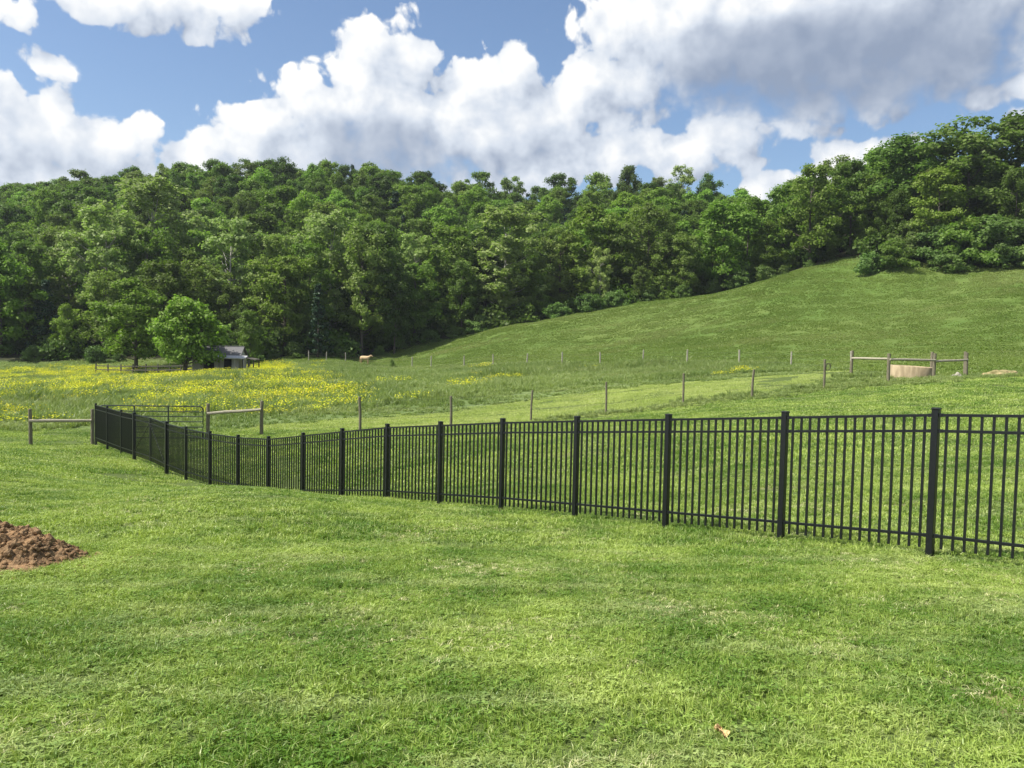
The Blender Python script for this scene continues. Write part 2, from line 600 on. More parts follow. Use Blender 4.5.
M_WALL = simple('whitewashed_board', (0.30, 0.285, 0.26), (0.44, 0.42, 0.385), 4, 0.85, 0.2, (8, 8, 0.8))
M_SHINGLE = simple('grey_shingle', (0.085, 0.083, 0.085), (0.15, 0.146, 0.145), 6, 0.85, 0.4, (1, 1, 6))
M_TIN = simple('pale_tin', (0.34, 0.34, 0.34), (0.48, 0.48, 0.47), 5, 0.6, 0.1, metallic=0.1)
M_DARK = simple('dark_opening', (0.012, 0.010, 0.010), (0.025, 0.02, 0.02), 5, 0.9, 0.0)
M_TRUNK = simple('bark', (0.05, 0.042, 0.032), (0.11, 0.095, 0.075), 3, 0.95, 0.6, (3, 3, 0.5))
M_TRUNK_PALE = simple('pale_bark', (0.20, 0.19, 0.16), (0.36, 0.34, 0.30), 2, 0.9, 0.4, (2, 2, 0.6))
M_TAN = simple('tan_hide', (0.40, 0.27, 0.14), (0.52, 0.38, 0.22), 5, 0.8, 0.05)
M_DRYLEAF = simple('dry_leaf', (0.34, 0.20, 0.08), (0.58, 0.42, 0.20), 40, 0.8, 0.3)


def leaf_mat(name, dark, light, dry=None, transl=0.42, rough=0.55, var=0.25):
    """leaf: diffuse with light coming through; tint varies by plant and by leaf"""
    mt, nt, b, o = mat_new(name)
    oi = nd(nt, 'ShaderNodeObjectInfo')
    at = nd(nt, 'ShaderNodeAttribute', attribute_name='rnd')
    f = math_(nt, 'ADD', math_(nt, 'MULTIPLY', at.outputs['Fac'], 0.55), math_(nt, 'MULTIPLY', oi.outputs['Random'], 0.45), clamp=True)
    col = mixc(nt, f, dark, light)
    if dry:
        col = mixc(nt, maprange(nt, at.outputs['Fac'], 0.93, 0.95), col, dry)
    hs = nd(nt, 'ShaderNodeHueSaturation')
    nt.links.new(col, hs.inputs['Color'])
    r2 = math_(nt, 'FRACT', math_(nt, 'MULTIPLY', oi.outputs['Random'], 7.13))
    nt.links.new(math_(nt, 'MULTIPLY_ADD', r2, 0.024, 0.492), hs.inputs['Hue'])
    r3 = math_(nt, 'FRACT', math_(nt, 'MULTIPLY', oi.outputs['Random'], 17.7))
    nt.links.new(math_(nt, 'MULTIPLY_ADD', r3, 2 * var, 1 - var), hs.inputs['Value'])
    c = hs.outputs[0]
    nt.links.new(c, b.inputs['Base Color'])
    b.inputs['Roughness'].default_value = rough
    b.inputs['Specular IOR Level'].default_value = 0.18
    tr = nd(nt, 'ShaderNodeBsdfTranslucent')
    nt.links.new(mixc(nt, 1.0, c, (1.0, 1.25, 0.55), 'MULTIPLY'), tr.inputs['Color'])
    ms = nd(nt, 'ShaderNodeMixShader')
    ms.inputs[0].default_value = transl
    nt.links.new(b.outputs[0], ms.inputs[1])
    nt.links.new(tr.outputs[0], ms.inputs[2])
    nt.links.new(ms.outputs[0], o.inputs[0])
    return mt


L_DEEP = leaf_mat('deep_green_leaves', (0.058, 0.098, 0.016), (0.120, 0.182, 0.031))
L_MID = leaf_mat('mid_green_leaves', (0.092, 0.142, 0.022), (0.176, 0.248, 0.044))
L_BRIGHT = leaf_mat('bright_green_leaves', (0.116, 0.192, 0.024), (0.215, 0.318, 0.050))
L_PALE = leaf_mat('pale_grey_green_leaves', (0.175, 0.226, 0.068), (0.300, 0.362, 0.128))
L_OLIVE = leaf_mat('olive_green_leaves', (0.100, 0.140, 0.027), (0.178, 0.232, 0.054))
L_SPECIMEN = leaf_mat('fresh_yellow_green_leaves', (0.120, 0.205, 0.025), (0.235, 0.345, 0.055))
L_SHRUB = leaf_mat('shrub_leaves', (0.085, 0.140, 0.030), (0.180, 0.250, 0.070))
L_CONIF = leaf_mat('conifer_needles', (0.014, 0.036, 0.016), (0.030, 0.062, 0.026), transl=0.15)
L_FLOWER = leaf_mat('buttercup_petals', (0.55, 0.50, 0.015), (0.72, 0.66, 0.045), transl=0.3, var=0.1)


def grass_mat(name, lush, light, straw, patch_scale, transl=0.35, stripes=False, straw_amt=0.5):
    mt, nt, b, o = mat_new(name)
    at = nd(nt, 'ShaderNodeAttribute', attribute_name='rnd')
    geo = nd(nt, 'ShaderNodeNewGeometry')
    v = vmath(nt, 'MULTIPLY', geo.outputs['Position'], (1, 1, 0))
    n1 = noise_tex(nt, patch_scale, 3, 0.6, v)
    n2 = noise_tex(nt, patch_scale * 0.23, 3, 0.6, v)
    v3 = vmath(nt, 'MULTIPLY', geo.outputs['Position'], (0.35, 1.3, 0))
    n3 = noise_tex(nt, patch_scale * 1.3, 4, 0.6, v3)
    f = math_(nt, 'ADD', math_(nt, 'MULTIPLY_ADD', at.outputs['Fac'], 0.85, -0.42), math_(nt, 'ADD', maprange(nt, n1, 0.3, 0.7, 0, .6), maprange(nt, n2, 0.35, 0.65, -.1, .5)), clamp=True)
    col = mixc(nt, f, lush, light)
    if stripes:      # passes of the mower beyond the fence
        sp = nd(nt, 'ShaderNodeSeparateXYZ')
        nt.links.new(geo.outputs['Position'], sp.inputs[0])
        ph = math_(nt, 'MULTIPLY_ADD', sp.outputs[0], -0.16, math_(nt, 'ADD', sp.outputs[1], math_(nt, "MULTIPLY", n2, 1.1)))
        wv = math_(nt, 'SINE', math_(nt, 'MULTIPLY', ph, 2 * math.pi / 2.5))
        f = math_(nt, 'MULTIPLY', f, 0.85)
        amp = maprange(nt, sp.outputs[1], 19, 27, 0.04, 0.75)
        f = math_(nt, 'MULTIPLY_ADD', wv, amp, f, clamp=True)
    s1 = maprange(nt, n3, 0.45, 0.75, 0.0, straw_amt)
    s2 = math_(nt, 'MULTIPLY_ADD', maprange(nt, at.outputs['Fac'], 0.90, 0.95), 0.42, s1, clamp=True)
    col = mixc(nt, s2, col, straw)
    nt.links.new(col, b.inputs['Base Color'])
    b.inputs['Roughness'].default_value = 0.45
    b.inputs['Specular IOR Level'].default_value = 0.35
    tr = nd(nt, 'ShaderNodeBsdfTranslucent')
    nt.links.new(mixc(nt, 1.0, col, (1.2, 1.25, 0.6), 'MULTIPLY'), tr.inputs['Color'])
    ms = nd(nt, 'ShaderNodeMixShader')
    ms.inputs[0].default_value = transl
    nt.links.new(b.outputs[0], ms.inputs[1])
    nt.links.new(tr.outputs[0], ms.inputs[2])
    nt.links.new(ms.outputs[0], o.inputs[0])
    return mt


G_LAWN = grass_mat('lawn_blades', (0.092, 0.188, 0.018), (0.365, 0.465, 0.098), (0.62, 0.62, 0.34), 1.3, transl=0.26, straw_amt=0.30, stripes=True)
G_STRIP = grass_mat('dry_mown_blades', (0.33, 0.42, 0.10), (0.48, 0.55, 0.18), (0.60, 0.58, 0.32), 0.8, straw_amt=0.35, stripes=True)
G_MEADOW = grass_mat('meadow_blades', (0.130, 0.195, 0.048), (0.255, 0.325, 0.105), (0.42, 0.42, 0.20), 0.12, straw_amt=0.3)
G_HILL = grass_mat('pasture_blades', (0.134, 0.205, 0.034), (0.194, 0.262, 0.058), (0.34, 0.35, 0.15), 0.07, straw_amt=0.5)

# ground sheet material: soil and thatch with painted shade between the blades, leaf litter in the woods
M_GROUND, nt, b, o = mat_new('ground_cover')
geo = nd(nt, 'ShaderNodeNewGeometry')
pv = vmath(nt, 'MULTIPLY', geo.outputs['Position'], (1, 1, 0))


def attr(n):
    return nd(nt, 'ShaderNodeAttribute', attribute_name=n).outputs['Fac']


na = maprange(nt, noise_tex(nt, 0.9, 6, 0.65, pv), 0.3, 0.7)
nb = maprange(nt, noise_tex(nt, 0.06, 6, 0.65, pv), 0.3, 0.7)
nc = maprange(nt, noise_tex(nt, 9.0, 4, 0.6, pv), 0.3, 0.7)
pst = vmath(nt, 'MULTIPLY', geo.outputs['Position'], (0.03, 0.11, 0))
ns = maprange(nt, noise_tex(nt, 1.0, 5, 0.6, pst), 0.35, 0.7)
nf = maprange(nt, noise_tex(nt, 110.0, 3, 0.7, pv), 0.35, 0.65)
lawn_c = mixc(nt, nf, mixc(nt, nc, (0.028, 0.050, 0.010), (0.045, 0.075, 0.016)), (0.105, 0.135, 0.035))  # soil and thatch, darkened so gaps between blades read as shadow
mead_c = mixc(nt, na, mixc(nt, nb, (0.070, 0.115, 0.03), (0.11, 0.155, 0.045)), (0.13, 0.17, 0.06))
hill_c = mixc(nt, ns, mixc(nt, na, (0.066, 0.112, 0.019), (0.080, 0.130, 0.024)), (0.10, 0.135, 0.032))  # pasture ground darkened to the shaded average of its blades
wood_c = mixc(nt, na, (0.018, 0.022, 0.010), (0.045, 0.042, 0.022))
soil_c = mixc(nt, nc, (0.22, 0.16, 0.085), (0.36, 0.30, 0.16))
col = mixc(nt, attr('meadow'), lawn_c, mead_c)
col = mixc(nt, attr('pasture'), col, hill_c)
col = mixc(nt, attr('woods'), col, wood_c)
col = mixc(nt, attr('bare'), col, soil_c)
nt.links.new(col, b.inputs['Base Color'])
b.inputs['Roughness'].default_value = 0.95
b.inputs['Specular IOR Level'].default_value = 0.15
bp = nd(nt, 'ShaderNodeBump')
bp.inputs['Strength'].default_value = 0.5
bp.inputs['Distance'].default_value = 0.08
nt.links.new(na, bp.inputs['Height'])
nt.links.new(bp.outputs[0], b.inputs['Normal'])

# ------------------------------------------------------------------ ground sheet
NR, NC_ = 300, 300
rows = np.concatenate([np.exp(np.linspace(math.log(14 - 12), math.log(14 + 330), NR - 14)) - 14, np.linspace(360, 1500, 14)])
cols = np.linspace(-2.4, 2.4, NC_)
YY, TT = np.meshgrid(rows, cols, indexing='ij')
XX = TT * (YY + 14) / 2.0
ZZ = tz(XX, np.minimum(YY, 600))
far = np.clip((YY - 400) / 600, 0, 1)
ZZ = ZZ * (1 - far) + (-5) * far
micro = (vnoise(XX, YY, 2.7, 1) - .5) * 0.05
ZZ = ZZ + np.where(YY < 60, micro, 0) + np.where(YY >= 60, (vnoise(XX, YY, 6, 3) - .5) * 0.25, 0)


def gz(x, y):
    """height of the ground sheet itself (between its own vertices)"""
    x, y = np.atleast_1d(np.asarray(x, float)), np.atleast_1d(np.asarray(y, float))
    fr = np.clip(np.interp(y, rows, np.arange(NR)), 0, NR - 1.001)
    fc = np.clip((2 * x / (y + 14) + 2.4) / 4.8 * (NC_ - 1), 0, NC_ - 1.001)
    r0, c0 = fr.astype(int), fc.astype(int)
    a, b_ = fr - r0, fc - c0
    return (ZZ[r0, c0] * (1 - a) * (1 - b_) + ZZ[r0 + 1, c0] * a * (1 - b_) + ZZ[r0, c0 + 1] * (1 - a) * b_ + ZZ[r0 + 1, c0 + 1] * a * b_)


def gz1(x, y):
    return float(gz(x, y)[0])


en, ef, ew = edge_y(MEADOW_NEAR, XX, YY), edge_y(MEADOW_FAR, XX, YY), edge_y(EDGE, XX, YY)
mead = np.clip((YY - en) / 1.5, 0, 1)
past = np.clip((YY - ef) / 3.0, 0, 1)
wood = np.clip((YY - ew) / 2.5, 0, 1)


def bare_mask(x, y):
    out = np.zeros(np.shape(x))
    for px, py, rx, ry, s in [(92, 454, 1.0, 1.6, .32), (130, 463, 1.0, 1.6, .3), (1020, 702, .18, .22, .75), (800, 487, 1.6, .35, .4), (900, 505, 1.2, .25, .45), (700, 470, 1.8, .4, .4), (620, 452, 2.5, .5, .35)]:
        cxx, cyy = hit(px, py)
        d = ((x - cxx) / rx) ** 2 + ((y - cyy) / ry) ** 2
        out = np.maximum(out, s * np.clip(1.4 - d, 0, 1))
    return np.clip(out * (0.5 + vnoise(x, y, 0.35, 9)), 0, 1)


bare = bare_mask(XX, YY)
idx = np.arange(NR * NC_).reshape(NR, NC_)
quads = np.stack([idx[:-1, :-1], idx[:-1, 1:], idx[1:, 1:], idx[1:, :-1]], -1).reshape(-1, 4)
ground = link('ground', mesh_np('ground', np.stack([XX, YY, ZZ], -1).reshape(-1, 3), quads, M_GROUND,
                                {'meadow': mead.ravel(), 'pasture': past.ravel(), 'woods': wood.ravel(), 'bare': bare.ravel()}, smooth=True))
tag(ground, kind='structure')

# ------------------------------------------------------------------ scatter by geometry nodes (grass, flowers: nobody could count them)
def scatter(name, pts, rots, scl, pick, protos, label=None):
    col = bpy.data.collections.new(name + '_kinds')
    for i, (pn, me) in enumerate(protos):
        po = bpy.data.objects.new('%s_kind_%s' % (name, chr(97 + i)), me)
        col.objects.link(po)
    me = bpy.data.meshes.new(name)
    me.vertices.add(len(pts))
    me.vertices.foreach_set('co', np.asarray(pts, np.float32).ravel())
    a = me.attributes.new('rot', 'FLOAT_VECTOR', 'POINT')
    a.data.foreach_set('vector', np.asarray(rots, np.float32).ravel())
    a = me.attributes.new('scl', 'FLOAT_VECTOR', 'POINT')
    a.data.foreach_set('vector', np.asarray(scl, np.float32).ravel())
    a = me.attributes.new('pick', 'INT', 'POINT')
    a.data.foreach_set('value', np.asarray(pick, np.int32))
    o = link(name, me)
    g = bpy.data.node_groups.new(name + '_scatter', 'GeometryNodeTree')
    g.interface.new_socket('Geometry', in_out='INPUT', socket_type='NodeSocketGeometry')
    g.interface.new_socket('Geometry', in_out='OUTPUT', socket_type='NodeSocketGeometry')
    gi, go = g.nodes.new('NodeGroupInput'), g.nodes.new('NodeGroupOutput')
    ip = g.nodes.new('GeometryNodeInstanceOnPoints')
    ci = g.nodes.new('GeometryNodeCollectionInfo')
    ci.inputs['Collection'].default_value = col
    ci.inputs['Separate Children'].default_value = True
    ci.inputs['Reset Children'].default_value = True

    def na_(n, t):
        q = g.nodes.new('GeometryNodeInputNamedAttribute')
        q.data_type = t
        q.inputs['Name'].default_value = n
        return q.outputs['Attribute']
    g.links.new(gi.outputs[0], ip.inputs['Points'])
    g.links.new(ci.outputs[0], ip.inputs['Instance'])
    ip.inputs['Pick Instance'].default_value = True
    g.links.new(na_('pick', 'INT'), ip.inputs['Instance Index'])
    g.links.new(na_('rot', 'FLOAT_VECTOR'), ip.inputs['Rotation'])
    g.links.new(na_('scl', 'FLOAT_VECTOR'), ip.inputs['Scale'])
    g.links.new(ip.outputs[0], go.inputs[0])
    md = o.modifiers.new('scatter', 'NODES')
    md.node_group = g
    tag(o, label, None, None, 'stuff')
    return o


def blades(n, size, h, w, lean=0.5, curl=0.6, seed=0, tufts=None, hvar=0.4, clover=0.0):
    """a square patch of grass blades, each a bent tapering strip of two faces"""
    r = np.random.default_rng(seed)
    if tufts:
        c = (r.random((tufts, 2)) - .5) * size
        ti = r.integers(0, tufts, n)
        base = c[ti] + r.normal(0, 0.05 * size / math.sqrt(tufts) * 3, (n, 2))
        th = r.uniform(0.55, 1.25, tufts)[ti]
    else:
        base = (r.random((n, 2)) - .5) * size
        th = np.ones(n)
    a = r.uniform(0, 2 * math.pi, n)
    H = h * th * r.uniform(1 - hvar, 1 + hvar, n)
    W = w * r.uniform(0.6, 1.3, n)
    ln = r.uniform(0, lean, n)
    d = np.stack([np.cos(a), np.sin(a)], -1)
    fa = r.uniform(0, math.pi, n)
    s = np.stack([np.cos(fa), np.sin(fa)], -1) * W[:, None] / 2
    v = np.zeros((n, 5, 3))
    z0 = -0.15 * h
    v[:, 0, :2] = base - s
    v[:, 1, :2] = base + s
    v[:, 0, 2] = v[:, 1, 2] = z0
    mid = base + d * (ln * H * 0.4)[:, None]
    v[:, 2, :2] = mid + s * 0.8
    v[:, 3, :2] = mid - s * 0.8
    v[:, 2, 2] = v[:, 3, 2] = H * 0.55
    tip = base + d * (ln * H * (1 + curl))[:, None]
    v[:, 4, :2] = tip
    v[:, 4, 2] = H * (1 - 0.35 * ln * curl)
    i0 = (np.arange(n) * 5)[:, None]
    q = i0 + np.array([[0, 1, 2, 3]])
    t = i0 + np.array([[3, 2, 4]])
    rn = np.repeat(r.random(n), 5)
    v = v.reshape(-1, 3)
    if clover:                   # three-leaved broad weeds between the blades
        m_ = int(clover)
        cc = (r.random((6, 2)) - .5) * size
        b0 = cc[r.integers(0, 6, m_)] + r.normal(0, .045, (m_, 2))
        hh = r.uniform(.5, 1.0, m_) * h
        vs2, fs2 = [], []
        for i in range(m_):
            a0 = r.uniform(0, 6.28)
            for k in range(3):
                a1 = a0 + k * 2.09
                rr = r.uniform(.007, .013)
                d1 = np.array([math.cos(a1), math.sin(a1), r.uniform(-.2, .35)])
                d2 = np.array([-math.sin(a1), math.cos(a1), r.uniform(-.2, .2)])
                o_ = np.array([b0[i, 0], b0[i, 1], hh[i]])
                j0 = len(v) + len(vs2)
                vs2 += [o_, o_ + d1 * rr + d2 * rr * .7, o_ + d1 * rr * 1.7, o_ + d1 * rr - d2 * rr * .7]
                fs2.append([j0, j0 + 1, j0 + 2, j0 + 3])
        v = np.vstack([v, np.array(vs2)])
        rn = np.concatenate([rn, np.repeat(r.uniform(0, .45, m_ * 3), 4)])
        q = np.vstack([q, np.array(fs2)])
    return v, [q, t], rn


def patch_points(x0, x1, y0, y1, step, keep, jit=0.5, ang=None):
    xs, ys = np.meshgrid(np.arange(x0, x1, step), np.arange(y0, y1, step))
    xs = xs.ravel() + rng.uniform(-jit, jit, xs.size) * step
    ys = ys.ravel() + rng.uniform(-jit, jit, ys.size) * step
    k = keep(xs, ys)
    xs, ys = xs[k], ys[k]
    dx, dy = tnormal(xs, ys)
    zs = gz(xs, ys)
    n = len(xs)
    yaw = rng.uniform(0, 2 * math.pi, n)
    # tilt to the slope, then spin
    rots = np.empty((n, 3))
    for i in range(n):
        nrm = Vector((-dx[i], -dy[i], 1)).normalized()
        q = Vector((0, 0, 1)).rotation_difference(nrm)
        rots[i] = (q @ Matrix.Rotation(yaw[i], 3, 'Z').to_quaternion()).to_euler()
    return np.stack([xs, ys, zs], -1), rots


def in_view(x, y, lo=-0.80, hi=0.80, margin=1.5):
    return (x > lo * y - margin) & (x < hi * y + margin)


def mown(x, y):
    return y < edge_y(MEADOW_NEAR, x, y) + 0.3


pile_c = hit(20, 558)


def off_pile(x, y):
    return ((x - (pile_c[0] - .50)) / 1.15) ** 2 + ((y - pile_c[1] + .26) / 0.74) ** 2 > 1.0


def lawn_keep(y0, y1, thin=True):
    def f(x, y):
        k = in_view(x, y) & mown(x, y) & (y >= y0) & (y < y1) & off_pile(x, y)
        if thin:
            k &= rng.random(len(x)) > 0.9 * bare_mask(x, y)
        return k
    return f


protos = []
for s in range(6):
    v, f, rn = blades(1400, 0.50, 0.035, 0.0052, 1.1, 0.8, 10 + s, tufts=150, clover=40)
    protos.append(('a', mesh_np('lawn_patch', v, f, G_LAWN, {'rnd': rn})))
p, r_ = patch_points(-10, 10, 1.6, 9.5, 0.30, lawn_keep(1.6, 9.5))
sc = rng.uniform(0.8, 1.25, len(p))
sz = sc * (0.8 + 0.7 * vnoise(p[:, 0], p[:, 1], 1.1, 5))
scatter('lawn_grass_near', p, r_, np.stack([sc, sc, sz], -1), rng.integers(0, 6, len(p)), protos)
G_CLIP = grass_mat('dry_clippings', (0.40, 0.42, 0.16), (0.62, 0.60, 0.34), (0.66, 0.58, 0.36), 2.0, transl=0.2)
protos = []
for s in range(4):
    v, f, rn = blades(210, 0.6, 0.020, 0.0055, 3.2, 0.9, 210 + s, tufts=26)
    v[:, 2] += 0.020
    protos.append(('c', mesh_np('clippings', v, f, G_CLIP, {'rnd': rn})))


def clip_keep(x, y):
    k = in_view(x, y) & (y > 1.8) & (y < 14) & off_pile(x, y)
    n = vnoise(x, y, .55, 41) * .45 + vnoise(x, y, 1.9, 42) * .55
    return k & (rng.random(len(x)) < np.clip((n - .52) * 3.2, 0.02, 1))


p, r_ = patch_points(-12, 12, 1.8, 14, 0.36, clip_keep)
sc = rng.uniform(0.7, 1.2, len(p))
scatter('lawn_clippings', p, r_, np.stack([sc, sc, sc], -1), rng.integers(0, 4, len(p)), protos)
protos = []
for s in range(5):
    v, f, rn = blades(1300, 1.0, 0.046, 0.010, 1.0, 0.8, 30 + s, tufts=160)
    protos.append(('a', mesh_np('lawn_patch', v, f, G_LAWN, {'rnd': rn})))
p, r_ = patch_points(-20, 20, 9, 21, 0.64, lawn_keep(9.2, 20.5))
sc = rng.uniform(0.85, 1.2, len(p))
sz = sc * (0.65 + 0.8 * vnoise(p[:, 0], p[:, 1], 1.6, 5))
scatter('lawn_grass_middle', p, r_, np.stack([sc, sc, sz], -1), rng.integers(0, 5, len(p)), protos)
protos = []
for s in range(5):
    v, f, rn = blades(1500, 2.2, 0.05, 0.022, 0.9, 0.7, 50 + s)
    protos.append(('a', mesh_np('lawn_patch', v, f, G_LAWN, {'rnd': rn})))
def near_side(x, y):
    return (y < edge_y(ROUGH, x, y)) | (x / y < -0.30)


lk = lawn_keep(20, 56)
p, r_ = patch_points(-46, 46, 19, 56, 1.5, lambda x, y: lk(x, y) & near_side(x, y))
sc = rng.uniform(0.85, 1.2, len(p))
sz = sc * (0.7 + 0.7 * vnoise(p[:, 0], p[:, 1], 3, 5))
scatter('lawn_grass_far', p, r_, np.stack([sc, sc, sz], -1), rng.integers(0, 5, len(p)), protos)
protos = []
for s in range(4):
    v, f, rn = blades(1500, 2.2, 0.04, 0.022, 1.0, 0.7, 60 + s)
    protos.append(('a', mesh_np('mown_patch', v, f, G_STRIP, {'rnd': rn})))
p, r_ = patch_points(-46, 46, 19, 66, 1.4, lambda x, y: in_view(x, y) & mown(x, y) & (y > 20) & ~near_side(x, y) & (rng.random(len(x)) < np.clip((0.40 - x / y) / 0.14, 0, 1)))
sc = rng.uniform(0.85, 1.2, len(p))
scatter('mown_strip_grass', p, r_, np.stack([sc, sc, sc], -1), rng.integers(0, 4, len(p)), protos)

fx0, fy0 = fence_pts[0][:2]
fx1, fy1 = fence_pts[-1][:2]
tuft_protos = []
for s in range(4):
    v, f, rn = blades(90, 0.26, 0.085, 0.006, 0.7, 0.7, 250 + s, tufts=7)
    tuft_protos.append(('t', mesh_np('fence_tuft', v, f, G_LAWN, {'rnd': rn})))


def by_fence(x, y):
    t = ((x - fx0) * (fx1 - fx0) + (y - fy0) * (fy1 - fy0)) / ((fx1 - fx0) ** 2 + (fy1 - fy0) ** 2)
    px_ = np.interp(t * (len(fence_pts) - 1), np.arange(len(fence_pts)), [q[0] for q in fence_pts])
    py_ = np.interp(t * (len(fence_pts) - 1), np.arange(len(fence_pts)), [q[1] for q in fence_pts])
    return (t > 0) & (t < 1) & (np.hypot(x - px_, y - py_) < 0.10) & (rng.random(len(x)) < 0.6)


p, r_ = patch_points(-18, 10, 3, 35, 0.14, by_fence)
sc = rng.uniform(0.6, 1.2, len(p))
scatter('fence_foot_grass', p, r_, np.stack([sc, sc, sc * rng.uniform(.5, 1.3, len(p))], -1), rng.integers(0, 4, len(p)), tuft_protos)

# meadow: tall grass between the mown strip and the far fence
mead_protos = []
for s in range(6):
    v, f, rn = blades(560, 2.4, 0.50, 0.030, 0.6, 0.6, 70 + s, tufts=34)
    mead_protos.append(('m', mesh_np('meadow_patch', v, f, G_MEADOW, {'rnd': rn})))


def in_meadow(x, y):
    return in_view(x, y, margin=3) & (y > edge_y(MEADOW_NEAR, x, y) + 0.6) & (y < edge_y(MEADOW_FAR, x, y) + 2)


p, r_ = patch_points(-105, 60, 34, 128, 1.75, in_meadow)
sc = rng.uniform(0.85, 1.25, len(p))
near_f = np.clip((p[:, 1] - edge_y(MEADOW_NEAR, p[:, 0], p[:, 1])) / 8, 0.35, 1)
far_f = np.clip((122 - p[:, 1]) / 45, 0.45, 1)
sz = sc * near_f * far_f * (0.40 + 1.1 * vnoise(p[:, 0], p[:, 1], 6, 6))
scatter('meadow_grass', p, r_, np.stack([sc, sc, sz], -1), rng.integers(0, 6, len(p)), mead_protos)

# rough weeds under the wire fence and round the trough
rough_protos = []
for s in range(4):
    v, f, rn = blades(420, 1.3, 0.16, 0.022, 0.9, 0.8, 170 + s, tufts=16)
    rough_protos.append(('r', mesh_np('rough_patch', v, f, G_MEADOW, {'rnd': rn})))


def in_rough(x, y):
    t = x / y
    r0 = edge_y(ROUGH, x, y)
    w = np.interp(t, [0.02, 0.12, 0.35, 0.42, 0.65], [0, 2.2, 3.6, 9, 10])
    return (t > 0.03) & (t < 0.8) & (y > r0 - 0.2) & (y < r0 + w) & (vnoise(x, y, 1.7, 12) > 0.25)


p, r_ = patch_points(0, 46, 34, 62, 0.9, in_rough)
sc = rng.uniform(0.8, 1.3, len(p))
scatter('fence_line_weeds', p, r_, np.stack([sc, sc, sc * rng.uniform(.5, 1.4, len(p))], -1), rng.integers(0, 4, len(p)), rough_protos)

# pasture hill: grazed grass with taller tussocks
hill_protos = []
for s in range(5):
    v, f, rn = blades(1000, 3.4, 0.12, 0.05, 1.0, 0.8, 90 + s, tufts=200)
    hill_protos.append(('h', mesh_np('pasture_patch', v, f, G_HILL, {'rnd': rn})))


def in_pasture(x, y):
    return in_view(x, y, margin=3) & (y > edge_y(MEADOW_FAR, x, y)) & (y < edge_y(EDGE, x, y) + 1)


p, r_ = patch_points(-40, 120, 44, 160, 2.5, in_pasture)
sc = rng.uniform(0.85, 1.25, len(p))
sz = sc * (0.7 + 0.4 * vnoise(p[:, 0], p[:, 1], 9, 16) + 1.2 * np.clip(vnoise(p[:, 0], p[:, 1], 5, 17) - .78, 0, 1) * 4)
scatter('pasture_grass', p, r_, np.stack([sc, sc, sz], -1), rng.integers(0, 5, len(p)), hill_protos)

# buttercups
fl_protos = []
for s in range(5):
    r = np.random.default_rng(300 + s)
    n = 170
    c = np.zeros((n, 3))
    cl = (r.random((14, 2)) - .5) * 2.2
    ci_ = r.integers(0, 14, n)
    c[:, :2] = cl[ci_] + r.normal(0, .22, (n, 2))
    c[:, 2] = r.uniform(.32, .60, n)
    ax = r.normal(0, 1, (n, 3))
    ax[:, 2] = np.abs(ax[:, 2]) + .6
    ax /= np.linalg.norm(ax, axis=1)[:, None]
    tu = np.cross(ax, [0.3, 0.8, 0.1])
    tu /= np.linalg.norm(tu, axis=1)[:, None]
    tv = np.cross(ax, tu)
    sz_ = r.uniform(.018, .046, n)[:, None]
    v = np.stack([c + tu * sz_, c + tv * sz_, c - tu * sz_, c - tv * sz_], 1).reshape(-1, 3)
    f = np.arange(n * 4).reshape(n, 4)
    fl_protos.append(('f', mesh_np('buttercup_patch', v, f, L_FLOWER, {'rnd': np.repeat(r.random(n), 4)})))
FLOWERS = [(110, 369, 60, 4, .9), (65, 391, 65, 8, .7), (170, 388, 110, 8, .45), (250, 390, 80, 9, .5), (340, 391, 55, 5.5, 1.0), (272, 368, 28, 8, .8), (30, 373, 60, 5, .3), (215, 377, 60, 4, .4),
           (120, 390, 340, 24, .42), (230, 376, 110, 12, .45), (20, 410, 80, 9, .35), (150, 403, 120, 9, .4), (330, 390, 90, 10, .5), (60, 372, 130, 7, .5), (450, 383, 60, 4, .2), (410, 387, 40, 4, .25), (500, 374, 40, 3, .25), (740, 371, 26, 3, .22), (795, 373.5, 30, 2.5, .25), (-150, 390, 150, 16, .4)]


def in_flowers(x, y):
    k = in_meadow(x, y)
    u, v = pix(x, y, tz(x, y) + 0.4)
    d = np.zeros(len(x))
    for a, b_, rx, ry, s in FLOWERS:
        d = np.maximum(d, s * np.clip(1.5 * (1 - ((u - a) / rx) ** 2 - ((v - b_) / ry) ** 2), 0, 1))
    n = vnoise(x, y, 2.4, 21) * .5 + vnoise(x, y, 8, 22) * .5
    return k & (rng.random(len(x)) < np.clip(d * 1.3 * np.clip((n - .36) / .22, 0, 1), 0.006, 1))


p, r_ = patch_points(-105, 60, 36, 128, 1.25, in_flowers)
sc = rng.uniform(0.8, 1.25, len(p))
scatter('buttercup_flowers', p, r_, np.stack([sc, sc, sc * rng.uniform(.8, 1.2, len(p))], -1), rng.integers(0, 5, len(p)), fl_protos)


# ------------------------------------------------------------------ trees
def leaf_quads(r, cen, out, size, flat=0.35):
    """a leaf spray per centre, facing roughly outwards and up"""
    n = len(cen)
    nrm = out * 0.7 + r.normal(0, 0.6, (n, 3)) + np.array([0, 0, flat])
    nrm /= np.linalg.norm(nrm, axis=1)[:, None] + 1e-9
    tu = np.cross(nrm, r.normal(0, 1, (n, 3)))
    tu /= np.linalg.norm(tu, axis=1)[:, None] + 1e-9
    tv = np.cross(nrm, tu)
    s = size * r.uniform(0.55, 1.35, n)[:, None]
    k = r.uniform(0.5, 0.9, n)[:, None]
    j = r.uniform(-.3, .3, n)[:, None]
    v = np.stack([cen + tu * s, cen + tv * s * k + tu * s * j, cen - tu * s, cen - tv * s * k - tu * s * j], 1).reshape(-1, 3)
    return v


